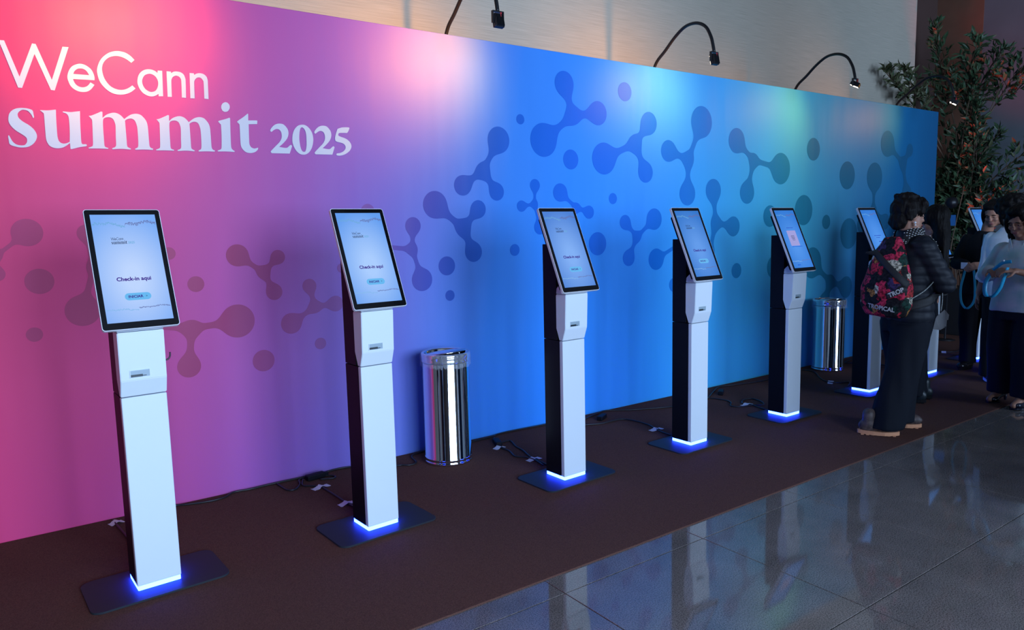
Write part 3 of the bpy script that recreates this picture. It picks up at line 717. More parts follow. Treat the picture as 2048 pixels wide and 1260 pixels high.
def tape(x, y, rz, w, label):
    bm = bmesh.new(); n = 10; rnd = random.Random(int(x*100)); V = []
    for i in range(n+1):
        t = i/n*2-1; z = .0010+.0135*math.exp(-(t*w/.016)**2)
        V.append([bm.verts.new((t*w, -.022+rnd.uniform(-.004, .003), z)), bm.verts.new((t*w+rnd.uniform(-.002, .002), .022+rnd.uniform(-.003, .004), z))])
    for a, b in zip(V, V[1:]): bm.faces.new((a[0], b[0], b[1], a[1]))
    o = link('tape_strip', bm, MAT_TAPE); o.location = (x, y, .0062); o.rotation_euler = (0, 0, rz)
    sm = o.modifiers.new('thickness', 'SOLIDIFY'); sm.thickness = .0006; sm.offset = 1
    return tag(o, label, 'tape', 'white tape holding the cables')
for x, y, rz, w, lab in ((1.440, -.254, .25, .055, 'white tape piece over the cable nearest the purple backdrop'), (1.457, -.600, .1, .045, 'white tape piece beside the back of the second kiosk'),
        (2.700, -.290, .2, .045, 'white tape piece right of the near bin'), (2.733, -.640, .1, .055, 'white tape piece just left of the third kiosk post'),
        (3.854, -.660, .0, .06, 'white tape piece left of the fourth kiosk post'), (4.972, -.625, .0, .06, 'white tape piece inside the coiled cable by the fifth kiosk'),
        (6.269, -.596, .4, .07, 'white tape piece on the cable left of the sixth kiosk'), (.386, -.085, .3, .035, 'white tape scrap left of the nearest kiosk post'), (8.640, -.545, .4, .06, 'white tape piece on the far cable near the right end')):
    tape(x, y, rz, w, lab)

# ------------------------------------------------------------------ people
def cap(bm, p0, r0, p1, r1, n=14):
    p0, p1 = Vector(p0), Vector(p1); ax = p1-p0; L = ax.length
    if L < 1e-6: ax = Vector((0, 0, 1)); L = 1e-6
    ax = ax/L; a = ax.orthogonal().normalized(); b = ax.cross(a); rings = []
    prof = []
    for k in range(5): t = -90+k*90/4; prof.append((p0, r0, t))
    for k in range(5): t = k*90/4; prof.append((p1, r1, t))
    for c, r, t in prof:
        rr = max(r*math.cos(R_(t)), 1e-4); h = r*math.sin(R_(t))
        rings.append([bm.verts.new(c+ax*h+(a*math.cos(2*math.pi*k/n)+b*math.sin(2*math.pi*k/n))*rr) for k in range(n)])
    for i in range(len(rings)-1):
        for k in range(n): bm.faces.new((rings[i][k], rings[i][(k+1) % n], rings[i+1][(k+1) % n], rings[i+1][k]))
    bm.faces.new(rings[0][::-1]); bm.faces.new(rings[-1])

_US = [[(math.sin(math.pi*(j+.5 if 0 else j)/10)*math.cos(2*math.pi*k/16), math.sin(math.pi*j/10)*math.sin(2*math.pi*k/16), math.cos(math.pi*j/10)) for k in range(16)] for j in range(1, 10)]
def ell(bm, c, r, rot=(0, 0, 0), M=None):
    T = Matrix.Translation(Vector(c)) @ Euler(rot).to_matrix().to_4x4() @ Matrix.Diagonal((*r, 1))
    if M is not None: T = M @ T
    rows = [[bm.verts.new(T @ Vector(p)) for p in row] for row in _US]
    a = bm.verts.new(T @ Vector((0, 0, 1))); b = bm.verts.new(T @ Vector((0, 0, -1)))
    for k in range(16):
        k2 = (k+1) % 16; bm.faces.new((a, rows[0][k], rows[0][k2])); bm.faces.new((b, rows[-1][k2], rows[-1][k]))
        for q in range(8): bm.faces.new((rows[q][k], rows[q+1][k], rows[q+1][k2], rows[q][k2]))

def loft(bm, rings, n=28, p=2.0):
    """rings: (x,y,z,rx,ry) horizontal super-ellipses, closed"""
    RR = []
    for x, y, z, rx, ry in rings:
        row = []
        for k in range(n):
            a = 2*math.pi*k/n; c, s = math.cos(a), math.sin(a)
            row.append(bm.verts.new((x+rx*math.copysign(abs(c)**(2/p), c), y+ry*math.copysign(abs(s)**(2/p), s), z)))
        RR.append(row)
    for a, b in zip(RR, RR[1:]):
        for k in range(n): bm.faces.new((a[k], a[(k+1) % n], b[(k+1) % n], b[k]))
    bm.faces.new(RR[0][::-1]); bm.faces.new(RR[-1])
    bmesh.ops.recalc_face_normals(bm, faces=bm.faces)

def remesh(bm, name, voxel=.008, smooth=4, post=None):
    me = bpy.data.meshes.new('tmp'); bm.normal_update(); bm.to_mesh(me); bm.free()
    o = bpy.data.objects.new('tmp', me); _tmp_scene.collection.objects.link(o)
    m = o.modifiers.new('r', 'REMESH'); m.mode = 'VOXEL'; m.voxel_size = voxel
    s = o.modifiers.new('s', 'SMOOTH'); s.factor = .5; s.iterations = smooth
    out = eval_mesh(o, name)
    if post:
        nr = [v.normal.copy() for v in out.vertices]
        for v, nn in zip(out.vertices, nr): v.co = v.co+nn*post(v.co)
    for p_ in out.polygons: p_.use_smooth = True
    out.update(); return out

def head_shape(bm, M, s=1.0):
    E = lambda c, r, rot=(0, 0, 0): ell(bm, [k*s for k in c], [k*s for k in r], rot, M)
    E((0, -.012, .030), (.075, .093, .086)); E((0, .024, -.034), (.059, .062, .076)); E((0, .056, -.086), (.030, .027, .022))
    E((0, .074, .024), (.050, .016, .011)); E((0, .092, -.006), (.009, .011, .028), (R_(-14), 0, 0)); E((0, .098, -.026), (.016, .012, .009))
    for q in (-1, 1):
        E((q*.034, .060, -.024), (.024, .025, .022)); E((q*.077, -.006, -.004), (.009, .019, .031), (0, 0, q*R_(-18))); E((q*.048, .020, -.070), (.020, .030, .024))
    E((0, .082, -.055), (.023, .010, .006)); E((0, .080, -.066), (.020, .010, .007))

def hand_shape(bm, wrist, fwd, palm, thumb, curl=.5, s=1.0):
    """palm: normal of the palm side, thumb: +1/-1 side of fwd x palm"""
    f = Vector(fwd).normalized(); pn = Vector(palm); pn = (pn-f*pn.dot(f)).normalized(); sd = f.cross(pn)*thumb; w = Vector(wrist)
    for k in range(4):
        q = (1.5-k)*.0185*s
        cap(bm, w+sd*q*.7, .013*s, w+f*.082*s+sd*q, .0115*s)
    for k, L in enumerate((.066, .074, .069, .054)):
        q = (1.5-k)*.0205*s; p0 = w+f*.084*s+sd*q; a = 0.0; d0 = f
        for j, fr in enumerate((.45, .32, .23)):
            a += curl*(.75 if j == 0 else .95)
            d = (f*math.cos(a)+pn*math.sin(a)).normalized()
            p1 = p0+d*L*fr*s*1.05; cap(bm, p0, (.0092-.0008*j)*s, p1, (.0086-.001*j)*s, 10); p0 = p1
    t0 = w+f*.022*s+sd*.028*s; t1 = t0+(f*.55+sd*.7+pn*.35).normalized()*.042*s; t2 = t1+(f*.8+sd*.15+pn*.6*max(curl, .3)).normalized()*.032*s
    cap(bm, t0, .0135*s, t1, .0105*s, 10); cap(bm, t1, .0105*s, t2, .0085*s, 10)

MAT_SKIN = mat('skin_light_brown', (.42, .21, .14), .5, spec=.35)
MAT_SKIN2 = mat('skin_tan', (.38, .18, .115), .5, spec=.35)
MAT_HAIR = mat('dark_brown_hair', (.007, .005, .0045), .6, spec=.15, bump=(60, .5, (1, 1, .22)))
MAT_EYEW = mat('eye_white', (.22, .17, .15), .3)
MAT_EYED = mat('eye_iris', (.02, .012, .008), .2)
MAT_LIP = mat('lips', (.34, .10, .09), .4)

def eyes(parent, M, s=1.0):
    for q in (-1, 1):
        bm = bmesh.new(); ell(bm, (q*.031*s, .0790*s, .002*s), (.0115*s, .0065*s, .0042*s), M=M); e = link('eye', bm, MAT_EYEW, parent, True)
        bm = bmesh.new(); ell(bm, (q*.031*s, .0845*s, .0015*s), (.0050*s, .0028*s, .0040*s), M=M); link('iris', bm, MAT_EYED, e, True)
        bm = bmesh.new(); ell(bm, (q*.032*s, .087*s, .024*s), (.020*s, .005*s, .0035*s), (0, q*R_(8), 0), M=M); link('eyebrow', bm, MAT_HAIR, parent, True)
    bm = bmesh.new(); ell(bm, (0, .0895*s, -.0605*s), (.021*s, .0045*s, .008*s), M=M); link('mouth', bm, MAT_LIP, parent, True)

def hM(c, yaw=0, pitch=0, roll=0):
    return Matrix.Translation(Vector(c)) @ Euler((R_(pitch), R_(roll), R_(yaw)), 'YXZ').to_matrix().to_4x4()

def arm_skin(bm, sh, el, wr, s=1.0):
    cap(bm, sh, .042*s, el, .036*s); cap(bm, el, .037*s, wr, .024*s)
def leg_skin(bm, hip, kn, an):
    cap(bm, hip, .075, kn, .050); cap(bm, kn, .048, an, .034)

def footprint(L, wd, n=24):
    pts = []
    for k in range(n):
        a = 2*math.pi*k/n; y = math.sin(a)*L/2; t = (y/L+.5)
        w = wd*(.36+.16*math.sin(math.pi*min(1, t*1.05))+.06*(t > .5)) ; pts.append((math.cos(a)*w, y))
    return pts
def shoe(parent, pos, rz, kind, upper, sole, L=.26, wd=.10, lift=0.0):
    M = Matrix.Translation(Vector(pos)) @ Matrix.Rotation(rz, 4, 'Z')
    bm = bmesh.new()
    if kind == 'boot':
        ell(bm, (0, .055, .055), (.046, .085, .045)); ell(bm, (0, -.055, .06), (.040, .075, .055)); cap(bm, (0, -.06, .07), .046, (0, -.06, .14), .046); ell(bm, (0, .0, .06), (.044, .10, .04))
    elif kind == 'heel':
        ell(bm, (0, .065, .030), (.042, .055, .026)); cap(bm, (0, .05, .035), .030, (0, -.065, .065), .028); ell(bm, (0, -.085, .075), (.030, .035, .032))
    else:
        ell(bm, (0, .06, .042), (.045, .085, .036)); ell(bm, (0, -.06, .048), (.038, .075, .044)); ell(bm, (0, 0, .045), (.040, .10, .035))
    me = remesh(bm, 'shoe_upper', .006, 3)
    me.transform(M); up = link('shoe', me, upper, parent)
    bm = bmesh.new()
    if kind == 'heel':
        a = [(x, y) for x, y in footprint(.14, wd)]
        slab(bm, [(x, y+.06) for x, y in a], 0, .010); cap(bm, (0, -.095, .004), .009, (0, -.088, .06), .017)
    else:
        slab(bm, footprint(L, wd), .004, .030)
        if kind == 'boot':
            for k in range(7): box(bm, (-wd*.40, -L*.42+k*L*.125, 0), (wd*.40, -L*.42+k*L*.125+.018, .006))
    bm.transform(M); link('sole', bm, sole, up)
    return up

def fold(amp, freq=(9, 7, 4), seed=0):
    from mathutils import noise
    return lambda c: amp*noise.noise(Vector((c.x*freq[0]+seed, c.y*freq[1], c.z*freq[2])))

# ---- person with the printed backpack
MAT_PUFF = mat('black_puffer_nylon', (.009, .011, .017), .55, spec=.25)
MAT_TROUS = mat('black_wool_trousers', (.0065, .0085, .014), .8, spec=.15)
MAT_BOOTU = mat('mottled_brown_boot', (.075, .050, .044), .55, noise=(40, .7))
MAT_TAN = mat('tan_rubber_sole', (.62, .28, .14), .6)
MAT_PEARL = mat('pearl', (.8, .8, .78), .25)

P1 = empty('person', (5.19, -1.785, .0062), R_(-122)); tag(P1, 'person with short dark hair in a black puffer jacket wearing a colourful backpack', 'person')
Mh = hM((0, -.01, 1.525), -2, -4)
bm = bmesh.new(); head_shape(bm, Mh); cap(bm, (0, -.02, 1.34), .058, (0, -.015, 1.46), .052)
cap(bm, (-.12, 0, 1.30), .05, (.12, 0, 1.30), .05); loft(bm, [(0, 0, .80, .14, .10), (0, 0, 1.0, .13, .09), (0, 0, 1.30, .13, .085)])
arm_skin(bm, (.15, .0, 1.31), (.19, .135, 1.06), (-.04, .27, 1.12)); arm_skin(bm, (-.15, .0, 1.31), (-.19, .12, 1.05), (-.05, .20, 1.00))
hand_shape(bm, (-.04, .272, 1.12), (-.9, .35, .1), (-.1, -.5, -.8), -1, .45); hand_shape(bm, (-.05, .205, 1.00), (.55, .35, .45), (.1, -.8, .2), 1, .6)
leg_skin(bm, (.08, 0, .80), (.085, -.04, .47), (.08, -.20, .10)); leg_skin(bm, (-.08, 0, .80), (-.085, .06, .46), (-.08, .02, .10))
b1 = link('body', remesh(bm, 'body', .006, 4), MAT_SKIN, P1); eyes(b1, Mh)
bm = bmesh.new()
for c, r in (((0, -.022, .052), (.098, .112, .094)), ((0, -.075, -.030), (.078, .055, .070)), ((.05, .045, .085), (.050, .050, .042)), ((-.05, .045, .085), (.050, .050, .042)), ((0, .062, .070), (.070, .035, .035)), ((.072, .030, .045), (.022, .040, .045)), ((-.072, .030, .045), (.022, .040, .045)), ((.0, -.03, .135), (.07, .08, .025)), ((.088, -.045, .02), (.02, .04, .055)), ((-.088, -.045, .02), (.02, .04, .055))): ell(bm, c, r, M=Mh)
link('hair', remesh(bm, 'hair', .008, 2, fold(.012, (38, 38, 22))), MAT_HAIR, P1)
bm = bmesh.new()
loft(bm, [(0, .0, .80, .205, .150), (0, 0, .88, .205, .152), (0, 0, 1.02, .190, .140), (0, 0, 1.18, .195, .138), (0, -.005, 1.29, .185, .122), (0, -.005, 1.345, .135, .098), (0, 0, 1.385, .095, .088), (0, .004, 1.432, .090, .088)])
for s, el_, wr in ((1, (.200, .130, 1.060), (.0, .255, 1.115)), (-1, (-.195, .118, 1.05), (-.065, .19, 1.00))):
    cap(bm, (s*.150, 0, 1.315), .078, el_, .072); cap(bm, el_, .072, wr, .050)
def puff(c): return .0075*abs(math.sin(c.z*math.pi/.062))-.004+fold(.006, (11, 11, 9))(c)
jk = remesh(bm, 'jacket', .009, 4, puff); link('puffer_jacket', jk, MAT_PUFF, P1)
jbvh = BVHTree.FromPolygons([v.co.copy() for v in jk.vertices], [list(p.vertices) for p in jk.polygons])
bm = bmesh.new()
loft(bm, [(0, 0, .72, .195, .150), (0, 0, .80, .195, .150), (0, 0, .86, .185, .140)])
loft(bm, [(.085, -.17, .050, .110, .118), (.087, -.125, .25, .108, .120), (.088, -.06, .50, .105, .120), (.09, -.005, .78, .110, .135)])
loft(bm, [(-.085, .012, .045, .110, .122), (-.087, .03, .25, .106, .118), (-.088, .045, .50, .105, .120), (-.09, .005, .78, .110, .135)])
link('wide_trousers', remesh(bm, 'trousers', .010, 4, fold(.016, (14, 14, 2.2), 3)), MAT_TROUS, P1)
shoe(P1, (.085, -.225, .0), R_(-24), 'boot', MAT_BOOTU, MAT_TAN, .27, .105); shoe(P1, (-.085, .045, .0), R_(-24), 'boot', MAT_BOOTU, MAT_TAN, .27, .105)
bm = bmesh.new(); ell(bm, (.086, -.004, -.046), (.008, .008, .008), M=Mh); ell(bm, (.088, -.002, -.062), (.006, .006, .006), M=Mh); link('earring', bm, MAT_PEARL, P1, True)

# backpack: printed canvas, hangs on the shoulders, a thing of its own
def patchwork():
    m = bpy.data.materials.new('printed_floral_canvas'); m.use_nodes = True
    nt = m.node_tree; b = nt.nodes['Principled BSDF']; tc = nt.nodes.new('ShaderNodeTexCoord')
    dn = nt.nodes.new('ShaderNodeTexNoise'); dn.inputs['Scale'].default_value = 14
    nt.links.new(tc.outputs['Object'], dn.inputs['Vector'])
    ad = nt.nodes.new('ShaderNodeMix'); ad.data_type = 'RGBA'; ad.inputs[0].default_value = .10
    nt.links.new(tc.outputs['Object'], ad.inputs[6]); nt.links.new(dn.outputs[1], ad.inputs[7])
    v = nt.nodes.new('ShaderNodeTexVoronoi'); v.inputs['Scale'].default_value = 17
    nt.links.new(ad.outputs[2], v.inputs['Vector'])
    sp = nt.nodes.new('ShaderNodeSeparateXYZ'); nt.links.new(v.outputs['Color'], sp.inputs[0])
    rp = nt.nodes.new('ShaderNodeValToRGB'); rp.color_ramp.interpolation = 'CONSTANT'
    cols = [(.012, .010, .012), (.55, .02, .05), (.015, .014, .016), (.40, .03, .03), (.62, .55, .42), (.01, .05, .035), (.65, .03, .08), (.012, .012, .014), (.50, .20, .05), (.05, .03, .10), (.02, .02, .02), (.58, .03, .08)]
    el = rp.color_ramp.elements
    while len(el) < len(cols): el.new(.5)
    for i, (e, c) in enumerate(zip(el, cols)): e.position = .12+.76*i/len(cols); e.color = (*c, 1)
    nt.links.new(sp.outputs[0], rp.inputs[0])
    n2 = nt.nodes.new('ShaderNodeTexNoise'); n2.inputs['Scale'].default_value = 60; n2.inputs['Detail'].default_value = 3
    nt.links.new(tc.outputs['Object'], n2.inputs['Vector'])
    r2 = nt.nodes.new('ShaderNodeValToRGB'); r2.color_ramp.elements[0].position = .40; r2.color_ramp.elements[0].color = (.12, .12, .12, 1); r2.color_ramp.elements[1].position = .58
    nt.links.new(n2.outputs[0], r2.inputs[0])
    mx = nt.nodes.new('ShaderNodeMix'); mx.data_type = 'RGBA'; mx.blend_type = 'MULTIPLY'; mx.inputs[0].default_value = .9
    nt.links.new(rp.outputs[0], mx.inputs[6]); nt.links.new(r2.outputs[0], mx.inputs[7]); nt.links.new(mx.outputs[2], b.inputs['Base Color'])
    b.inputs['Roughness'].default_value = .7; b.inputs['Specular IOR Level'].default_value = .2
    return m
MAT_BAG = patchwork()
MAT_STRAP = mat('black_webbing', (.012, .012, .013), .7)
BAG = empty('backpack', (5.19, -1.785, .0062), R_(-122)); tag(BAG, 'red and black printed backpack on the back of the person in the puffer jacket', 'backpack')
Mb = Matrix.Translation((.070, -.190, 0)) @ Matrix.Rotation(R_(24), 4, 'Z')
bm = bmesh.new()
loft(bm, [(0, 0, .835, .10, .050), (0, -.01, .850, .140, .065), (0, -.012, .92, .178, .085), (0, -.010, 1.03, .180, .088), (0, .0, 1.15, .150, .078), (0, .015, 1.27, .110, .060), (0, .03, 1.35, .075, .042), (0, .035, 1.385, .055, .03)], p=2.6)
bm.transform(Mb); bag_me = remesh(bm, 'bag', .008, 5, fold(.008, (12, 12, 9)))
link('bag_body', bag_me, MAT_BAG, BAG)
bvh = BVHTree.FromPolygons([v.co.copy() for v in bag_me.vertices], [list(p.vertices) for p in bag_me.polygons])
def on_bag(x, z, off=.003):
    """point on the bag surface seen from behind-right; x across, z height"""
    d = (Mb.to_3x3() @ Vector((-.45, 1, 0))).normalized(); o = Mb @ Vector((x+.45*.6, -.6, z))
    h = bvh.ray_cast(o, d)
    if h[0] is None: return Mb @ Vector((x, -.09, z))
    return h[0]-d*off
def band(p0, p1, w, name, m, n=14, off=.004):
    bm = bmesh.new(); V = []
    a = Vector((p1[0]-p0[0], p1[1]-p0[1])); nr = Vector((-a.y, a.x)).normalized()*w/2
    for i in range(n+1):
        t = i/n; x = p0[0]+a.x*t; z = p0[1]+a.y*t
        V.append([bm.verts.new(on_bag(x+nr.x*q, z+nr.y*q, off)) for q in (-1, -.33, .33, 1)])
    for r0, r1 in zip(V, V[1:]):
        for k in range(3): bm.faces.new((r0[k], r0[k+1], r1[k+1], r1[k]))
    o = link(name, bm, m, BAG, True); sm = o.modifiers.new('t', 'SOLIDIFY'); sm.thickness = .004; sm.offset = 0; return o
band((-.10, 1.29), (.16, 1.06), .045, 'flap_strap', MAT_STRAP)
band((.02, .985), (.15, 1.045), .040, 'print_band', MAT_STRAP, off=.003)
def bag_text(s, w, x, z, ang, m):
    me = text_mesh(s, w, 0, 0, .03); c, sn = math.cos(ang), math.sin(ang)
    for v in me.vertices: v.co = on_bag(x+v.co.x*c-v.co.y*sn, z+v.co.x*sn+v.co.y*c, .0075)
    link('print_lettering', me, m, BAG)
MAT_BAGW = mat('bag_white_print', (.55, .52, .50), .7)
bag_text('TROP', .11, .085, 1.015, R_(25), MAT_BAGW); bag_text('TROPICAL', .20, -.02, .905, R_(-6), MAT_BAGW)
# studded strap over the right shoulder and thin beaded cords
def strap_path(s): return [(s*.055, -.17, 1.30), (s*.085, -.13, 1.37), (s*.11, -.06, 1.42), (s*.12, .02, 1.43), (s*.125, .09, 1.37), (s*.125, .14, 1.27), (s*.14, .17, 1.14), (s*.18, .12, 1.0), (s*.20, .0, .94), (s*.17, -.13, .92)]
for s in (1, -1):
    P = catmull(strap_path(s), 6); bm = bmesh.new(); bs = bmesh.new(); V = []
    for i, p_ in enumerate(P):
        t = (P[min(i+1, len(P)-1)]-P[max(i-1, 0)]).normalized()
        c, nr, _, _ = jbvh.find_nearest(p_); w = t.cross(nr).normalized(); row = []
        for q in (-1, -.5, 0, .5, 1):
            c2, n2, _, _ = jbvh.find_nearest(c+w*q*.032); row.append(bm.verts.new(c2+n2*.007))
        V.append(row)
        if 1 <= i < 34:
            for q in ((-.8, 0, .8) if i % 2 else (-.4, .4)):
                c2, n2, _, _ = jbvh.find_nearest(c+w*q*.032); ell(bs, c2+n2*.011, (.0045, .0045, .003))
    for a, b in zip(V, V[1:]):
        for k in range(4): bm.faces.new((a[k], a[k+1], b[k+1], b[k]))
    o = link('shoulder_strap', bm, MAT_STRAP, BAG, True); sm = o.modifiers.new('t', 'SOLIDIFY'); sm.thickness = .006; sm.offset = 0
    tag(link('strap_studs', bs, MAT_PEARL, o, True), None, None, None, 'stuff')
MAT_CORD = mat('beaded_cord', (.26, .28, .26), .6, noise=(160, .8))
bm = bmesh.new(); tube(bm, catmull([on_bag(.17, .965), (.215, -.02, 1.02), (.215, .05, 1.09), (.20, .09, 1.14)], 5), .0034, 6); link('beaded_cord', bm, MAT_CORD, BAG, True)
bm = bmesh.new(); tube(bm, catmull([(.218, .07, 1.09), (.222, .10, 1.03), (.224, .105, .95), (.222, .10, .88)], 5), .003, 6); link('hanging_cord', bm, MAT_CORD, BAG, True)

# ---- long-haired person in black beyond
MAT_BLACKCL = mat('black_cloth', (.0065, .007, .009), .8, spec=.15)
MAT_BLUEBOOT = mat('dark_teal_boot', (.012, .022, .028), .45)
MAT_BLKSHOE = mat('black_patent_shoe', (.008, .008, .010), .12, spec=.6)
def simple_legs(parent, name, legs, m, hipz=.86, hip=(.17, .125), voxel=.010, seed=1, hem=(.095, .11), top=(.10, .12)):
    bm = bmesh.new(); loft(bm, [(0, 0, hipz-.14, hip[0]+.01, hip[1]+.01), (0, 0, hipz-.05, hip[0]+.01, hip[1]+.005), (0, 0, hipz+.06, hip[0]-.015, hip[1]-.01)])
    for (hx, kx, ky, ax, ay_, az) in legs:
        loft(bm, [(ax, ay_, az, *hem), ((ax+kx)/2, (ay_+ky)/2, (az+.46)/2, hem[0]*.97, hem[1]*.97), (kx, ky, .46, (hem[0]+top[0])/2, (hem[1]+top[1])/2), (hx, 0, hipz-.08, *top)])
    link(name, remesh(bm, name, voxel, 4, fold(.012, (13, 13, 2.5), seed)), m, parent)
def torso_cloth(parent, name, rings, sleeves, m, amp=.008, seed=0, voxel=.009, freq=(10, 10, 8), p=2.2):
    bm = bmesh.new(); loft(bm, rings, p=p)
    for sh, r0, el_, r1, wr, r2 in sleeves:
        cap(bm, sh, r0, el_, r1); cap(bm, el_, r1, wr, r2)
    return link(name, remesh(bm, name, voxel, 4, fold(amp, freq, seed)), m, parent)

P2 = empty('person', (6.175, -1.45, .0062), R_(30)); tag(P2, 'long-haired person in black standing behind the one with the backpack', 'person')
Mh = hM((0, -.035, 1.475), 8, -10)
bm = bmesh.new(); head_shape(bm, Mh); cap(bm, (0, -.02, 1.30), .055, (0, -.03, 1.41), .05); loft(bm, [(0, 0, .82, .13, .10), (0, 0, 1.28, .13, .085)])
arm_skin(bm, (.15, 0, 1.25), (.20, -.03, 1.0), (.165, .16, .895)); arm_skin(bm, (-.15, 0, 1.25), (-.195, -.01, 1.0), (-.12, .20, .975))
hand_shape(bm, (.165, .165, .89), (-.2, .8, -.5), (-.8, 0, -.4), -1, .6); hand_shape(bm, (-.12, .205, .975), (.3, .9, 0), (.7, 0, -.4), 1, .6)
leg_skin(bm, (.07, 0, .80), (.075, .04, .45), (.08, .01, .10)); leg_skin(bm, (-.07, 0, .80), (-.075, .06, .45), (-.08, .06, .10))
b2 = link('body', remesh(bm, 'body', .007, 4), MAT_SKIN, P2); eyes(b2, Mh)
bm = bmesh.new()
ell(bm, (0, -.02, .045), (.095, .112, .095), M=Mh); loft(bm, [(0, -.105, 1.02, .09, .03), (0, -.105, 1.12, .135, .045), (0, -.095, 1.26, .140, .055), (0, -.085, 1.40, .115, .075), (0, -.06, 1.50, .095, .090)])
link('long_hair', remesh(bm, 'hair', .009, 3, fold(.010, (26, 26, 4))), MAT_HAIR, P2)
torso_cloth(P2, 'black_coat', [(0, .015, .78, .175, .095), (0, .01, .86, .175, .100), (0, -.005, 1.0, .165, .104), (0, -.02, 1.15, .175, .112), (0, -.005, 1.25, .165, .11), (0, -.005, 1.31, .10, .08), (0, 0, 1.345, .07, .07)],
            [((.145, -.01, 1.245), .062, (.200, -.03, .995), .054, (.165, .14, .90), .044), ((-.145, -.01, 1.245), .062, (-.195, -.01, .995), .054, (-.125, .17, .975), .044)], MAT_BLACKCL, .010, 2)
simple_legs(P2, 'trousers', [(.075, .075, .045, .08, .01, .06), (-.075, -.075, .06, -.08, .06, .06)], MAT_TROUS, hem=(.082, .082), hip=(.155, .09), top=(.085, .09))
shoe(P2, (.085, .03, 0), 0, 'boot', MAT_BLUEBOOT, MAT_BLACKCL, .25, .095); shoe(P2, (-.085, .09, 0), 0, 'boot', MAT_BLUEBOOT, MAT_BLACKCL, .25, .095)

# paper slip held low between the people in black
MAT_PAPER = mat('white_paper_slip', (.88, .89, .90), .7)
PAP = empty('paper_slip', (6.40, -1.49, .585)); tag(PAP, 'crumpled white paper slip hanging beside the hip of the long-haired person', 'paper')
bm = bmesh.new()
for poly, y in (([(-.075, .0), (-.012, -.005), (.030, .02), (.035, .10), (.06, .105), (.065, .16), (.022, .215), (-.07, .125)], 0), ([(-.05, .05), (.045, .03), (.05, .125), (-.02, .14)], .006)):
    a = [bm.verts.new((x, y+.02*math.sin(x*30), z)) for x, z in poly]; bm.faces.new(a)
bmesh.ops.triangulate(bm, faces=bm.faces)
bmesh.ops.scale(bm, vec=(.78, .78, .78), verts=bm.verts); o = link('folded_sheet', bm, MAT_PAPER, PAP); o.rotation_euler = (0, 0, R_(-64)); sm = o.modifiers.new('t', 'SOLIDIFY'); sm.thickness = .001

# ---- person in black jacket by the last kiosk
MAT_BLAZER = mat('black_blazer_wool', (.008, .008, .010), .75, spec=.2)
MAT_TEAL = mat('turquoise_ribbon', (.03, .36, .46), .45, spec=.4)
MAT_CYAN = mat('bright_turquoise_satin_ribbon', (.02, .42, .72), .35, spec=.5)
P3 = empty('person', (7.90, -1.20, .0062), R_(96)); tag(P3, 'person in a black jacket looking down at a lanyard by the last kiosk', 'person')
Mh = hM((-.07, .05, 1.535), -4, -22)
bm = bmesh.new(); head_shape(bm, Mh); cap(bm, (0, -.01, 1.34), .055, (-.03, .03, 1.47), .05); loft(bm, [(0, 0, .84, .13, .10), (0, 0, 1.31, .13, .085)])
WR3 = (.055, .30, 1.055)
arm_skin(bm, (.16, 0, 1.30), (.225, .06, 1.06), WR3); arm_skin(bm, (-.16, 0, 1.30), (-.19, .07, 1.06), (-.06, .30, 1.06))
hand_shape(bm, WR3, (-.1, .95, -.05), (-.85, 0, -.5), -1, .7); hand_shape(bm, (-.06, .30, 1.06), (.35, .9, -.05), (.85, 0, -.5), 1, .7)
leg_skin(bm, (.08, 0, .82), (.09, .02, .46), (.10, 0, .10)); leg_skin(bm, (-.08, 0, .82), (-.09, .02, .46), (-.10, 0, .10))
b3 = link('body', remesh(bm, 'body', .006, 4), MAT_SKIN2, P3); eyes(b3, Mh)
bm = bmesh.new()
for c, r in (((0, -.03, .05), (.092, .10, .088)), ((0, .035, .100), (.075, .06, .035)), ((.078, .0, -.03), (.026, .055, .095)), ((-.078, .0, -.03), (.026, .055, .095)), ((0, -.075, -.04), (.085, .05, .10))): ell(bm, c, r, M=Mh)
link('hair', remesh(bm, 'hair', .008, 3, fold(.006, (30, 30, 6))), MAT_HAIR, P3)
torso_cloth(P3, 'black_jacket', [(0, 0, .76, .20, .140), (0, 0, .9, .190, .135), (0, 0, 1.05, .178, .125), (0, 0, 1.2, .190, .125), (0, -.005, 1.29, .170, .105), (0, -.005, 1.345, .10, .08), (0, 0, 1.375, .07, .065)],
            [((.15, 0, 1.285), .070, (.220, .06, 1.06), .062, (.085, .255, 1.055), .046), ((-.15, 0, 1.285), .070, (-.185, .06, 1.06), .062, (-.075, .255, 1.058), .046)], MAT_BLAZER, .008, 5)
bm = bmesh.new(); loft(bm, [(-.02, .112, .96, .015, .010), (-.02, .117, 1.15, .018, .012), (-.02, .104, 1.28, .020, .012), (-.02, .082, 1.345, .02, .012)])
link('shirt_front', remesh(bm, 'shirt', .006, 2), mat('pale_blue_shirt', (.16, .24, .28), .8), P3)
simple_legs(P3, 'trousers', [(.09, .10, .01, .10, 0, .055), (-.09, -.10, .01, -.10, 0, .055)], MAT_BLACKCL, hem=(.078, .095))
shoe(P3, (.10, .06, 0), R_(-8), 'shoe', MAT_BLKSHOE, MAT_BLKSHOE, .26, .095); shoe(P3, (-.10, .06, 0), R_(8), 'shoe', MAT_BLKSHOE, MAT_BLKSHOE, .26, .095)

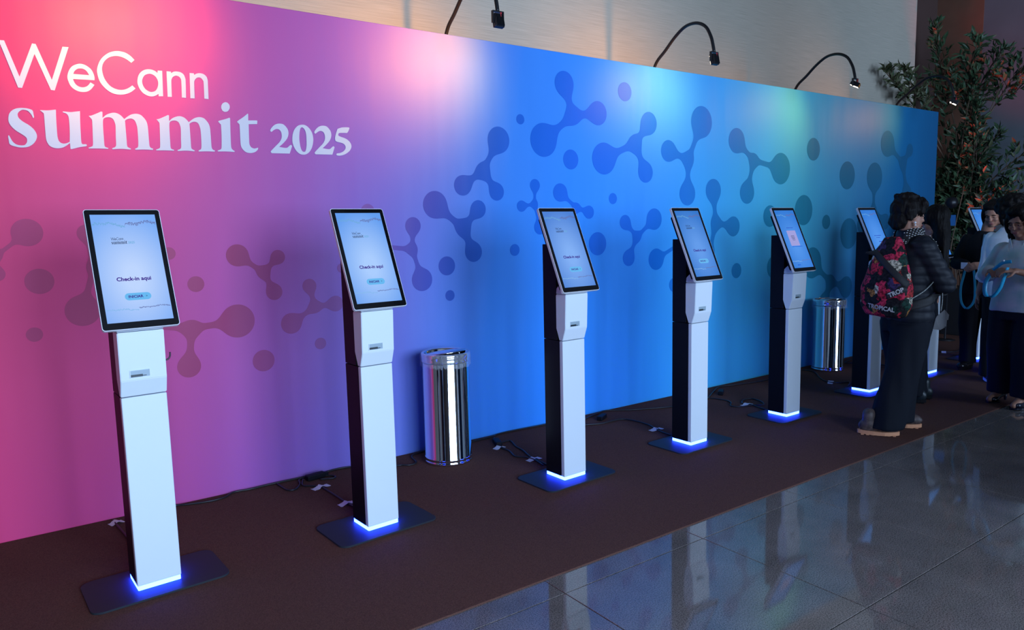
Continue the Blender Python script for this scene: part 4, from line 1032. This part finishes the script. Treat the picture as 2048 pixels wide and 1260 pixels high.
def ribbon(pts, w, side, name, m, parent=None, tw=0.0):
    P = catmull(pts, 8); bm = bmesh.new(); V = []; sd = Vector(side).normalized()
    for i, p_ in enumerate(P):
        t = (P[min(i+1, len(P)-1)]-P[max(i-1, 0)]).normalized()
        a = sd-t*sd.dot(t)
        if a.length < .2: a = t.orthogonal()
        a.normalize()
        if tw: a = Matrix.Rotation(tw*i/len(P), 3, t) @ a
        V.append([bm.verts.new(p_-a*w/2), bm.verts.new(p_+a*w/2)])
    for a, b in zip(V, V[1:]): bm.faces.new((a[0], a[1], b[1], b[0]))
    o = link(name, bm, m, parent, True); sm = o.modifiers.new('t', 'SOLIDIFY'); sm.thickness = .0022; sm.offset = 0; return o
def wpt(root, p): 
    return Matrix.Translation(root.location) @ root.rotation_euler.to_matrix().to_4x4() @ Vector(p)
h3 = (.05, .40, 1.045)
ln = empty('lanyard', wpt(P3, (.06, .39, .63))); tag(ln, 'teal lanyard looped down from the hands of the person in the black jacket', 'lanyard')
iv = ln.location.copy()
L3 = [wpt(P3, q)-iv for q in ((-.020, .39, 1.03), (-.035, .40, .95), (-.045, .40, .82), (-.04, .40, .72), (.0, .40, .655), (.04, .40, .66), (.07, .40, .73), (.075, .40, .85), (.06, .39, .95), (.045, .385, 1.035))]
ribbon(L3, .020, wpt(P3, (1, 0, 0))-wpt(P3, (0, 0, 0)), 'ribbon', MAT_TEAL, ln)
bm = bmesh.new(); box(bm, (-.03, -.003, .395), (.03, .003, .455), .001); link('name_card', bm, MAT_PAPER, ln).rotation_euler = (0, 0, R_(80))

# ---- person in a white shirt, back turned
MAT_SHIRT = mat('white_cotton_shirt', (.80, .81, .84), .8, spec=.2)
P4 = empty('person', (7.38, -1.60, .0062), R_(-82)); tag(P4, 'curly-haired person in a white shirt with back turned at the right edge', 'person')
Mh = hM((0, .02, 1.555), 0, -8)
bm = bmesh.new(); head_shape(bm, Mh); cap(bm, (0, -.01, 1.36), .058, (0, .01, 1.48), .052); loft(bm, [(0, 0, .84, .14, .10), (0, 0, 1.33, .14, .09)])
arm_skin(bm, (-.13, 0, 1.31), (-.165, -.02, 1.06), (-.235, .05, .81)); arm_skin(bm, (.17, 0, 1.33), (.22, .05, 1.06), (.12, .26, 1.06))
hand_shape(bm, (-.237, .052, .805), (-.20, .08, -.98), (.9, .2, 0), 1, .35); hand_shape(bm, (.12, .27, 1.06), (-.3, .9, 0), (-.8, 0, -.4), -1, .5)
leg_skin(bm, (.08, 0, .82), (.09, .02, .46), (.09, 0, .10)); leg_skin(bm, (-.08, 0, .82), (-.09, .02, .46), (-.10, 0, .10))
b4 = link('body', remesh(bm, 'body', .006, 4), MAT_SKIN2, P4); eyes(b4, Mh)
rnd = random.Random(11); bm = bmesh.new(); ell(bm, (0, -.03, .045), (.115, .122, .110), M=Mh)
for k in range(120):
    v = Vector((rnd.gauss(0, 1), rnd.gauss(-.5, 1), rnd.gauss(.25, .9))).normalized()
    if v.y > .55 and v.z < .5: continue
    c = Vector((v.x*.112, v.y*.122-.03, v.z*.108+.04)); r = rnd.uniform(.014, .026); ell(bm, c, (r, r, r), M=Mh)
link('curly_hair', remesh(bm, 'hair', .008, 1), MAT_HAIR, P4)
torso_cloth(P4, 'white_shirt', [(0, 0, .80, .185, .135), (0, 0, .92, .180, .132), (0, 0, 1.08, .178, .125), (0, 0, 1.22, .190, .125), (0, -.005, 1.32, .175, .105), (0, -.005, 1.375, .10, .08), (0, 0, 1.415, .072, .068)],
            [((-.140, 0, 1.305), .066, (-.165, -.02, 1.07), .058, (-.195, .01, .96), .054), ((.155, 0, 1.315), .070, (.215, .05, 1.07), .060, (.17, .16, 1.065), .054)], MAT_SHIRT, .010, 7)
bm = bmesh.new(); tube(bm, [(-.180, .0, 1.000), (-.188, .006, .980), (-.196, .012, .955), (-.200, .015, .940)], [.060, .064, .063, .058], 20); link('rolled_cuff', bm, MAT_SHIRT, P4, True)
simple_legs(P4, 'trousers', [(.09, .09, .01, .09, 0, .055), (-.09, -.095, .01, -.10, 0, .055)], MAT_BLACKCL, hem=(.085, .10))
MAT_GREYSHOE = mat('grey_suede_shoe', (.10, .09, .085), .8)
shoe(P4, (.09, .05, 0), 0, 'shoe', MAT_GREYSHOE, MAT_PAPER, .26, .095); shoe(P4, (-.105, .05, 0), R_(10), 'shoe', MAT_GREYSHOE, MAT_PAPER, .26, .095)

# ---- person in a pale green blouse at the right edge
def blouse():
    m = mat('pale_green_satin_blouse', (.40, .47, .48), .45, spec=.4); nt = m.node_tree; b = nt.nodes['Principled BSDF']
    tc = nt.nodes.new('ShaderNodeTexCoord'); nz = nt.nodes.new('ShaderNodeTexNoise'); nz.inputs['Scale'].default_value = 7; nz.inputs['Detail'].default_value = 3
    nt.links.new(tc.outputs['Object'], nz.inputs['Vector']); rp = nt.nodes.new('ShaderNodeValToRGB')
    rp.color_ramp.elements[0].position = .35; rp.color_ramp.elements[0].color = (.42, .62, .60, 1); rp.color_ramp.elements[1].position = .65; rp.color_ramp.elements[1].color = (.74, .74, .78, 1)
    nt.links.new(nz.outputs[0], rp.inputs[0]); nt.links.new(rp.outputs[0], b.inputs['Base Color']); return m
MAT_BLOUSE = blouse()
MAT_NAVY = mat('navy_trousers', (.008, .010, .022), .7, spec=.2)
MAT_HEEL = mat('navy_patent_heel', (.010, .012, .025), .2, spec=.5)
P5 = empty('person', (6.62, -1.975, .0062), R_(78)); tag(P5, 'person in a pale green blouse sorting a turquoise lanyard at the right edge', 'person')
Mh = hM((.0, .06, 1.465), 2, -20)
bm = bmesh.new(); head_shape(bm, Mh); cap(bm, (0, 0, 1.27), .055, (0, .03, 1.40), .05); loft(bm, [(0, 0, .80, .15, .11), (0, 0, 1.25, .14, .09)])
EL5 = (.262, .03, 1.035); WR5 = (.085, .215, 1.085)
arm_skin(bm, (.17, 0, 1.26), EL5, WR5); arm_skin(bm, (-.17, 0, 1.26), (-.235, .05, 1.03), (-.10, .25, 1.09))
hand_shape(bm, WR5, (-.55, .8, .1), (-.3, -.15, -.9), -1, .75); hand_shape(bm, (-.10, .25, 1.09), (.5, .8, .1), (.3, -.15, -.9), 1, .75)
leg_skin(bm, (.09, 0, .80), (.10, .01, .45), (.11, .0, .11)); leg_skin(bm, (-.09, 0, .80), (-.09, .03, .45), (-.10, .05, .11))
for q, yy in ((1, .0), (-1, .05)):
    cap(bm, (q*.108, yy, .10), .032, (q*.110, yy+.10, .040), .030); cap(bm, (q*.110, yy+.10, .040), .030, (q*.110, yy+.145, .028), .022)
b5 = link('body', remesh(bm, 'body', .006, 4), MAT_SKIN2, P5); eyes(b5, Mh)
bm = bmesh.new()
for c, r in (((0, -.03, .050), (.095, .105, .090)), ((.0, .03, .102), (.080, .065, .034)), ((.082, .0, -.02), (.028, .062, .085)), ((-.082, .0, -.02), (.028, .062, .085)), ((0, -.085, -.07), (.095, .055, .105)), ((.075, -.03, -.115), (.045, .055, .055)), ((-.075, -.03, -.115), (.045, .055, .055))): ell(bm, c, r, M=Mh)
link('hair', remesh(bm, 'hair', .008, 2, fold(.010, (30, 30, 9))), MAT_HAIR, P5)
torso_cloth(P5, 'blouse', [(0, 0, .755, .215, .160), (0, 0, .84, .212, .158), (0, 0, .98, .200, .145), (0, 0, 1.12, .195, .140), (0, -.005, 1.23, .178, .112), (0, -.005, 1.29, .11, .085), (0, 0, 1.325, .074, .068)],
            [((.155, 0, 1.235), .072, EL5, .064, (.19, .11, 1.055), .056), ((-.155, 0, 1.235), .072, (-.235, .05, 1.03), .066, (-.18, .14, 1.055), .058)], MAT_BLOUSE, .012, 9)
for q in (1, -1):
    bm = bmesh.new(); tube(bm, [(q*.212, .088, 1.046), (q*.195, .104, 1.051), (q*.172, .128, 1.060), (q*.158, .142, 1.066)], [.056, .062, .061, .056], 20); link('rolled_cuff', bm, MAT_BLOUSE, P5, True)
    bm = bmesh.new(); V = [bm.verts.new(v) for v in ((q*.010, .098, 1.195), (q*.055, .095, 1.235), (q*.085, .045, 1.325), (q*.058, .070, 1.335))]; bm.faces.new(V)
    o = link('collar', bm, MAT_BLOUSE, P5); sm = o.modifiers.new('t', 'SOLIDIFY'); sm.thickness = .006
simple_legs(P5, 'wide_trousers', [(.095, .105, .01, .110, -.03, .075), (-.095, -.10, .03, -.105, .02, .075)], MAT_NAVY, hem=(.110, .125), hipz=.83, hip=(.19, .14), top=(.11, .135), seed=4)
shoe(P5, (.110, .035, 0), 0, 'heel', MAT_HEEL, MAT_HEEL, .24, .09); shoe(P5, (-.110, .085, 0), 0, 'heel', MAT_HEEL, MAT_HEEL, .24, .09)
ly = empty('lanyard', wpt(P5, (.03, .33, .86))); tag(ly, 'bright turquoise ribbon lanyard held by the person in the pale green blouse', 'lanyard')
iv = ly.location.copy()
ribbon([wpt(P5, q)-iv for q in ((.050, .29, 1.09), (.0, .315, 1.12), (-.05, .32, 1.155), (-.10, .30, 1.165))], .026, (0, 0, 1), 'ribbon_upper', MAT_CYAN, ly)
ribbon([wpt(P5, q)-iv for q in ((.055, .295, 1.065), (.075, .32, 1.00), (.07, .335, .93), (.045, .34, .89), (.0, .335, .895), (-.045, .33, .96), (-.07, .325, 1.05), (-.085, .315, 1.12))], .030, wpt(P5, (.5, .4, .3))-wpt(P5, (0, 0, 0)), 'ribbon_loop', MAT_CYAN, ly, .8)
bm = bmesh.new(); box(bm, (-.012, -.004, -.006), (.012, .004, .006), .002); o = link('metal_clip', bm, MAT_SILVER, ly); o.location = wpt(P5, (-.06, .33, 1.172))-iv

# ------------------------------------------------------------------ tall foliage arrangement at the right end
MAT_LEAF = mat('dark_green_leaf', (.040, .078, .036), .45, spec=.35, noise=(5, .45))
MAT_LEAF2 = mat('olive_leaf', (.085, .095, .045), .5, spec=.35)
MAT_STEM = mat('woody_stem', (.10, .060, .035), .7)
MAT_PLANTER = mat('black_planter_box', (.006, .006, .007), .6)
bm = bmesh.new(); box(bm, (10.06, -2.4, 0), (10.75, .50, .60), .01)
tag(link('planter_box', bm, MAT_PLANTER), 'long low black planter box under the tall plant at the far end', 'planter')
def leaf_mesh(name, m):
    bm = bmesh.new()
    V = [bm.verts.new(v) for v in ((0, 0, 0), (.17, .30, .055), (0, .32, 0), (-.17, .30, .055), (.14, .62, .035), (0, .65, -.02), (-.14, .62, .035), (0, 1.0, -.09))]
    for f in ((0, 1, 2), (0, 2, 3), (1, 4, 5, 2), (2, 5, 6, 3), (4, 7, 5), (5, 7, 6)): bm.faces.new([V[i] for i in f])
    me = bpy.data.meshes.new(name); bm.to_mesh(me); bm.free(); me.materials.append(m); return me
LEAF = [leaf_mesh('leaf', MAT_LEAF), leaf_mesh('leaf', MAT_LEAF2)]
plant = empty('tall_plant', (10.32, .05, .60)); tag(plant, 'tall leafy plant lit red from below beyond the end of the backdrop', 'plant')
PO = Vector((10.32, .05, .60))
rnd = random.Random(21)
stems, leaves = [], []
def spray(pts, n_leaf, size, start=.25, r=.008, spread=1.0, twigs=0, kind=0):
    P = catmull([Vector(p)-PO for p in pts], 8); stems.append((P, r))
    L = len(P)-1
    for k in range(n_leaf):
        t = start+(1-start)*(k+rnd.random())/n_leaf; i = min(int(t*L), L-1); f = t*L-i
        p = P[i].lerp(P[i+1], f); d = (P[i+1]-P[i]).normalized()
        a = d.orthogonal().normalized(); b = d.cross(a); ph = rnd.uniform(0, 2*math.pi)
        out = (a*math.cos(ph)+b*math.sin(ph))
        dr = (d*rnd.uniform(.5, 1.0)+out*spread*rnd.uniform(.6, 1.1)+Vector((0, 0, rnd.uniform(-.15, .15)))).normalized()
        leaves.append((p, dr, size*rnd.uniform(.7, 1.25), rnd.uniform(0, 6.28), kind if rnd.random() < .85 else 1-kind))
    for k in range(twigs):
        t = rnd.uniform(.35, .95); i = int(t*L); p = P[i]+PO; d = (P[min(i+1, L)]-P[max(i-1, 0)]).normalized()
        o = Vector((rnd.uniform(-.6, .2), rnd.uniform(-1, 1), rnd.uniform(-.1, .8))).normalized()
        e = p+(d*.5+o)*rnd.uniform(.16, .34)
        spray([p, (p+e)/2+Vector((0, 0, .03)), e], 13, size, .15, r*.5, spread, 0, kind)
def frond(pts, twigs, tl, size, kind=0, r=.010, start=.25):
    """stem with leafy side twigs on both sides, tapering to the tip"""
    P = catmull([Vector(p) for p in pts], 8); stems.append(([p-PO for p in P], r)); L = len(P)-1
    side0 = Vector((0, 1, 0))
    for k in range(twigs):
        t = start+(1-start)*(k+.5)/twigs; i = min(int(t*L), L-1); p = P[i].lerp(P[i+1], t*L-i); d = (P[i+1]-P[i]).normalized()
        sd = d.cross(Vector((1, rnd.uniform(-.7, .7), rnd.uniform(-.5, .5)))).normalized()*(1 if k % 2 else -1)
        ln = tl*(1.05-.75*t)*rnd.uniform(.75, 1.15)
        e = p+(d*.75+sd*.8+Vector((-.25, 0, rnd.uniform(-.1, .25)))).normalized()*ln
        if e.y > .40: e.y = .40
        n = max(5, int(ln/.018))
        spray([p, (p+e)/2+Vector((0, 0, .02)), e], n, size, .08, .004, .75, 0, kind)
    spray([P[-max(3, L//3)], P[-2], P[-1]], 12, size, .1, .004, .7, 0, kind)
FR = [([(10.2, .05, 2.4), (10.15, .25, 3.25), (10.1, .42, 3.98)], 20, .42, 0), ([(10.2, 0, 2.5), (10.2, .02, 3.2), (10.2, -.10, 3.74)], 16, .40, 0), ([(10.2, 0, 2.4), (10.2, -.12, 3.10), (10.2, -.38, 3.58)], 18, .40, 0),
      ([(10.2, -.05, 2.4), (10.25, -.35, 2.98), (10.2, -.55, 3.25), (10.2, -.92, 3.52)], 20, .38, 0), ([(10.1, .2, 2.3), (9.6, .34, 2.90), (9.30, .40, 3.12), (8.95, .42, 3.32)], 16, .34, 1), ([(10.1, .22, 2.4), (9.75, .36, 3.0), (9.35, .42, 3.40)], 12, .30, 1),
      ([(10.2, -.05, 1.5), (10.2, -.35, 2.0), (10.2, -.85, 2.42)], 18, .36, 0), ([(10.2, -.1, 1.2), (10.2, -.45, 1.65), (10.2, -1.0, 1.98)], 20, .38, 0), ([(10.2, -.05, 1.9), (10.2, -.2, 2.3), (10.2, -.40, 2.56)], 10, .22, 0), ([(10.15, .0, 1.2), (10.1, -.25, 1.55), (10.1, -.55, 1.72)], 14, .34, 0)]
for pts, tw, tl, kd in FR: frond(pts, tw, tl, .105, kd)
for k in range(24):
    b = Vector((10.32+rnd.uniform(-.14, .25), rnd.uniform(-.20, .30), .603)); z = 1.15+2.05*(k+.5)/24; y = rnd.uniform(-.22, .40); x = 10.22+rnd.uniform(-.25, .25)
    frond([b, (b.x*.5+x*.5, b.y*.5+y*.5, .6+(z-.6)*.55), (x, y, z)], 15, .36, .105, 0, .009, .22)
for pts in (((10.15, -.02, 1.9), (10.15, -.15, 2.4), (10.2, -.36, 3.10)), ((10.1, .02, 2.1), (10.1, -.02, 2.6), (10.12, -.06, 3.0)), ((9.98, .05, .62), (9.92, -.02, 1.2), (9.95, -.12, 1.9))):
    stems.append((catmull([Vector(p)-PO for p in pts], 6), .010))
for P, r in stems:
    if r >= .0075:
        bm = bmesh.new(); tube(bm, P, [r*(1-.5*i/len(P)) for i in range(len(P))], 6); link('stem', bm, MAT_STEM, plant, True)
bm = bmesh.new()
for P, r in stems:
    if r < .0075: tube(bm, P, [r*(1-.4*i/len(P)) for i in range(len(P))], 5)
tag(link('twigs', bm, MAT_STEM, plant, True), None, None, None, 'stuff')
leaves.sort(key=lambda q: (q[0].x+PO.x)-.6*q[2]*10)          # nearest to the hall first
def leaf_matrix(q):
    p, d, s, ro, kd = q
    x = d.orthogonal().normalized(); z = x.cross(d)
    M = Matrix((x, d, z)).transposed().to_4x4(); M.translation = p
    return M @ Matrix.Rotation(ro, 4, 'Y') @ Matrix.Diagonal((s, s, s, 1))
for q in leaves[:300]:
    o = bpy.data.objects.new('leaf', LEAF[q[4]]); COL.objects.link(o); o.parent = plant; o.matrix_local = leaf_matrix(q)
co = np.array([v.co for v in LEAF[0].vertices]); fc = [list(p.vertices) for p in LEAF[0].polygons]
vv, ff, mi = [], [], []
for q in leaves[300:]:
    M = np.array(leaf_matrix(q)); n0 = len(vv); vv.extend((co @ M[:3, :3].T+M[:3, 3]).tolist()); ff.extend([[i+n0 for i in f] for f in fc]); mi.extend([q[4]]*len(fc))
me = bpy.data.meshes.new('foliage'); me.from_pydata(vv, [], ff); me.materials.append(MAT_LEAF); me.materials.append(MAT_LEAF2); me.polygons.foreach_set('material_index', mi)
tag(link('foliage', me, None, plant), None, None, None, 'stuff')

# red uplight standing in front of the planter
def uplight(loc, aim, power, colour, label, size=95):
    root = empty('uplight', loc); tag(root, label, 'spotlight')
    bm = bmesh.new(); lathe(bm, [(.05, 0), (.055, .005), (.05, .012), (.012, .014), (.012, .05), (.03, .055)], 20); link('foot', bm, MAT_BLACKMETAL, root, True)
    d = (Vector(aim)-Vector(loc)-Vector((0, 0, .12))).normalized(); q = d.to_track_quat('Z', 'Y')
    bm = bmesh.new(); lathe(bm, [(.03, -.05), (.055, -.045), (.062, .05), (.056, .052), (.05, .035)], 24); h = link('lamp_head', bm, MAT_BLACKMETAL, root, True); h.location = (0, 0, .12); h.rotation_euler = q.to_euler()
    bm = bmesh.new(); lathe(bm, [(.0005, .038), (.050, .038)], 24, cap=False); link('lens', bm, emat('red_lamp_lens', colour, 4), h)
    ld = bpy.data.lights.new('uplight_beam', 'SPOT'); ld.energy = power; ld.color = colour; ld.spot_size = R_(size); ld.spot_blend = .6; ld.shadow_soft_size = .04
    lo = bpy.data.objects.new('uplight_beam', ld); COL.objects.link(lo); lo.parent = root; lo.location = Vector((0, 0, .12))+d*.07; lo.rotation_euler = d.to_track_quat('-Z', 'Y').to_euler()
uplight((9.84, -.74, .0062), (10.2, -.46, 2.3), 430, (1.0, .03, .025), 'small red uplight on the carpet shining up into the plant', 35)
# made-up panel and stand for an unclear blue patch and dark ball
st = empty('guessed_panel_stand', (9.56, -.15, .0062)); tag(st, 'made-up glowing panel and stand for an unclear blue patch and dark ball by the plant', 'sign stand')
bm = bmesh.new(); lathe(bm, [(.11, 0), (.115, .006), (.02, .012), (.012, .02), (.010, 1.42)], 20); link('pole', bm, MAT_BLACKMETAL, st, True)
o = link('panel', boxm((-.01, -.06, 1.42), (.0, .06, 1.55), .003), emat('guessed_blue_panel', s2l((20, 60, 120)), 1), st)
bm = bmesh.new(); lathe(bm, [(.002, -.075), (.055, -.055), (.075, 0), (.055, .055), (.002, .075)], 20, (0, 0, 1.70)); link('round_top', bm, MAT_BLACKMETAL, st, True)

bpy.data.scenes.remove(_tmp_scene)
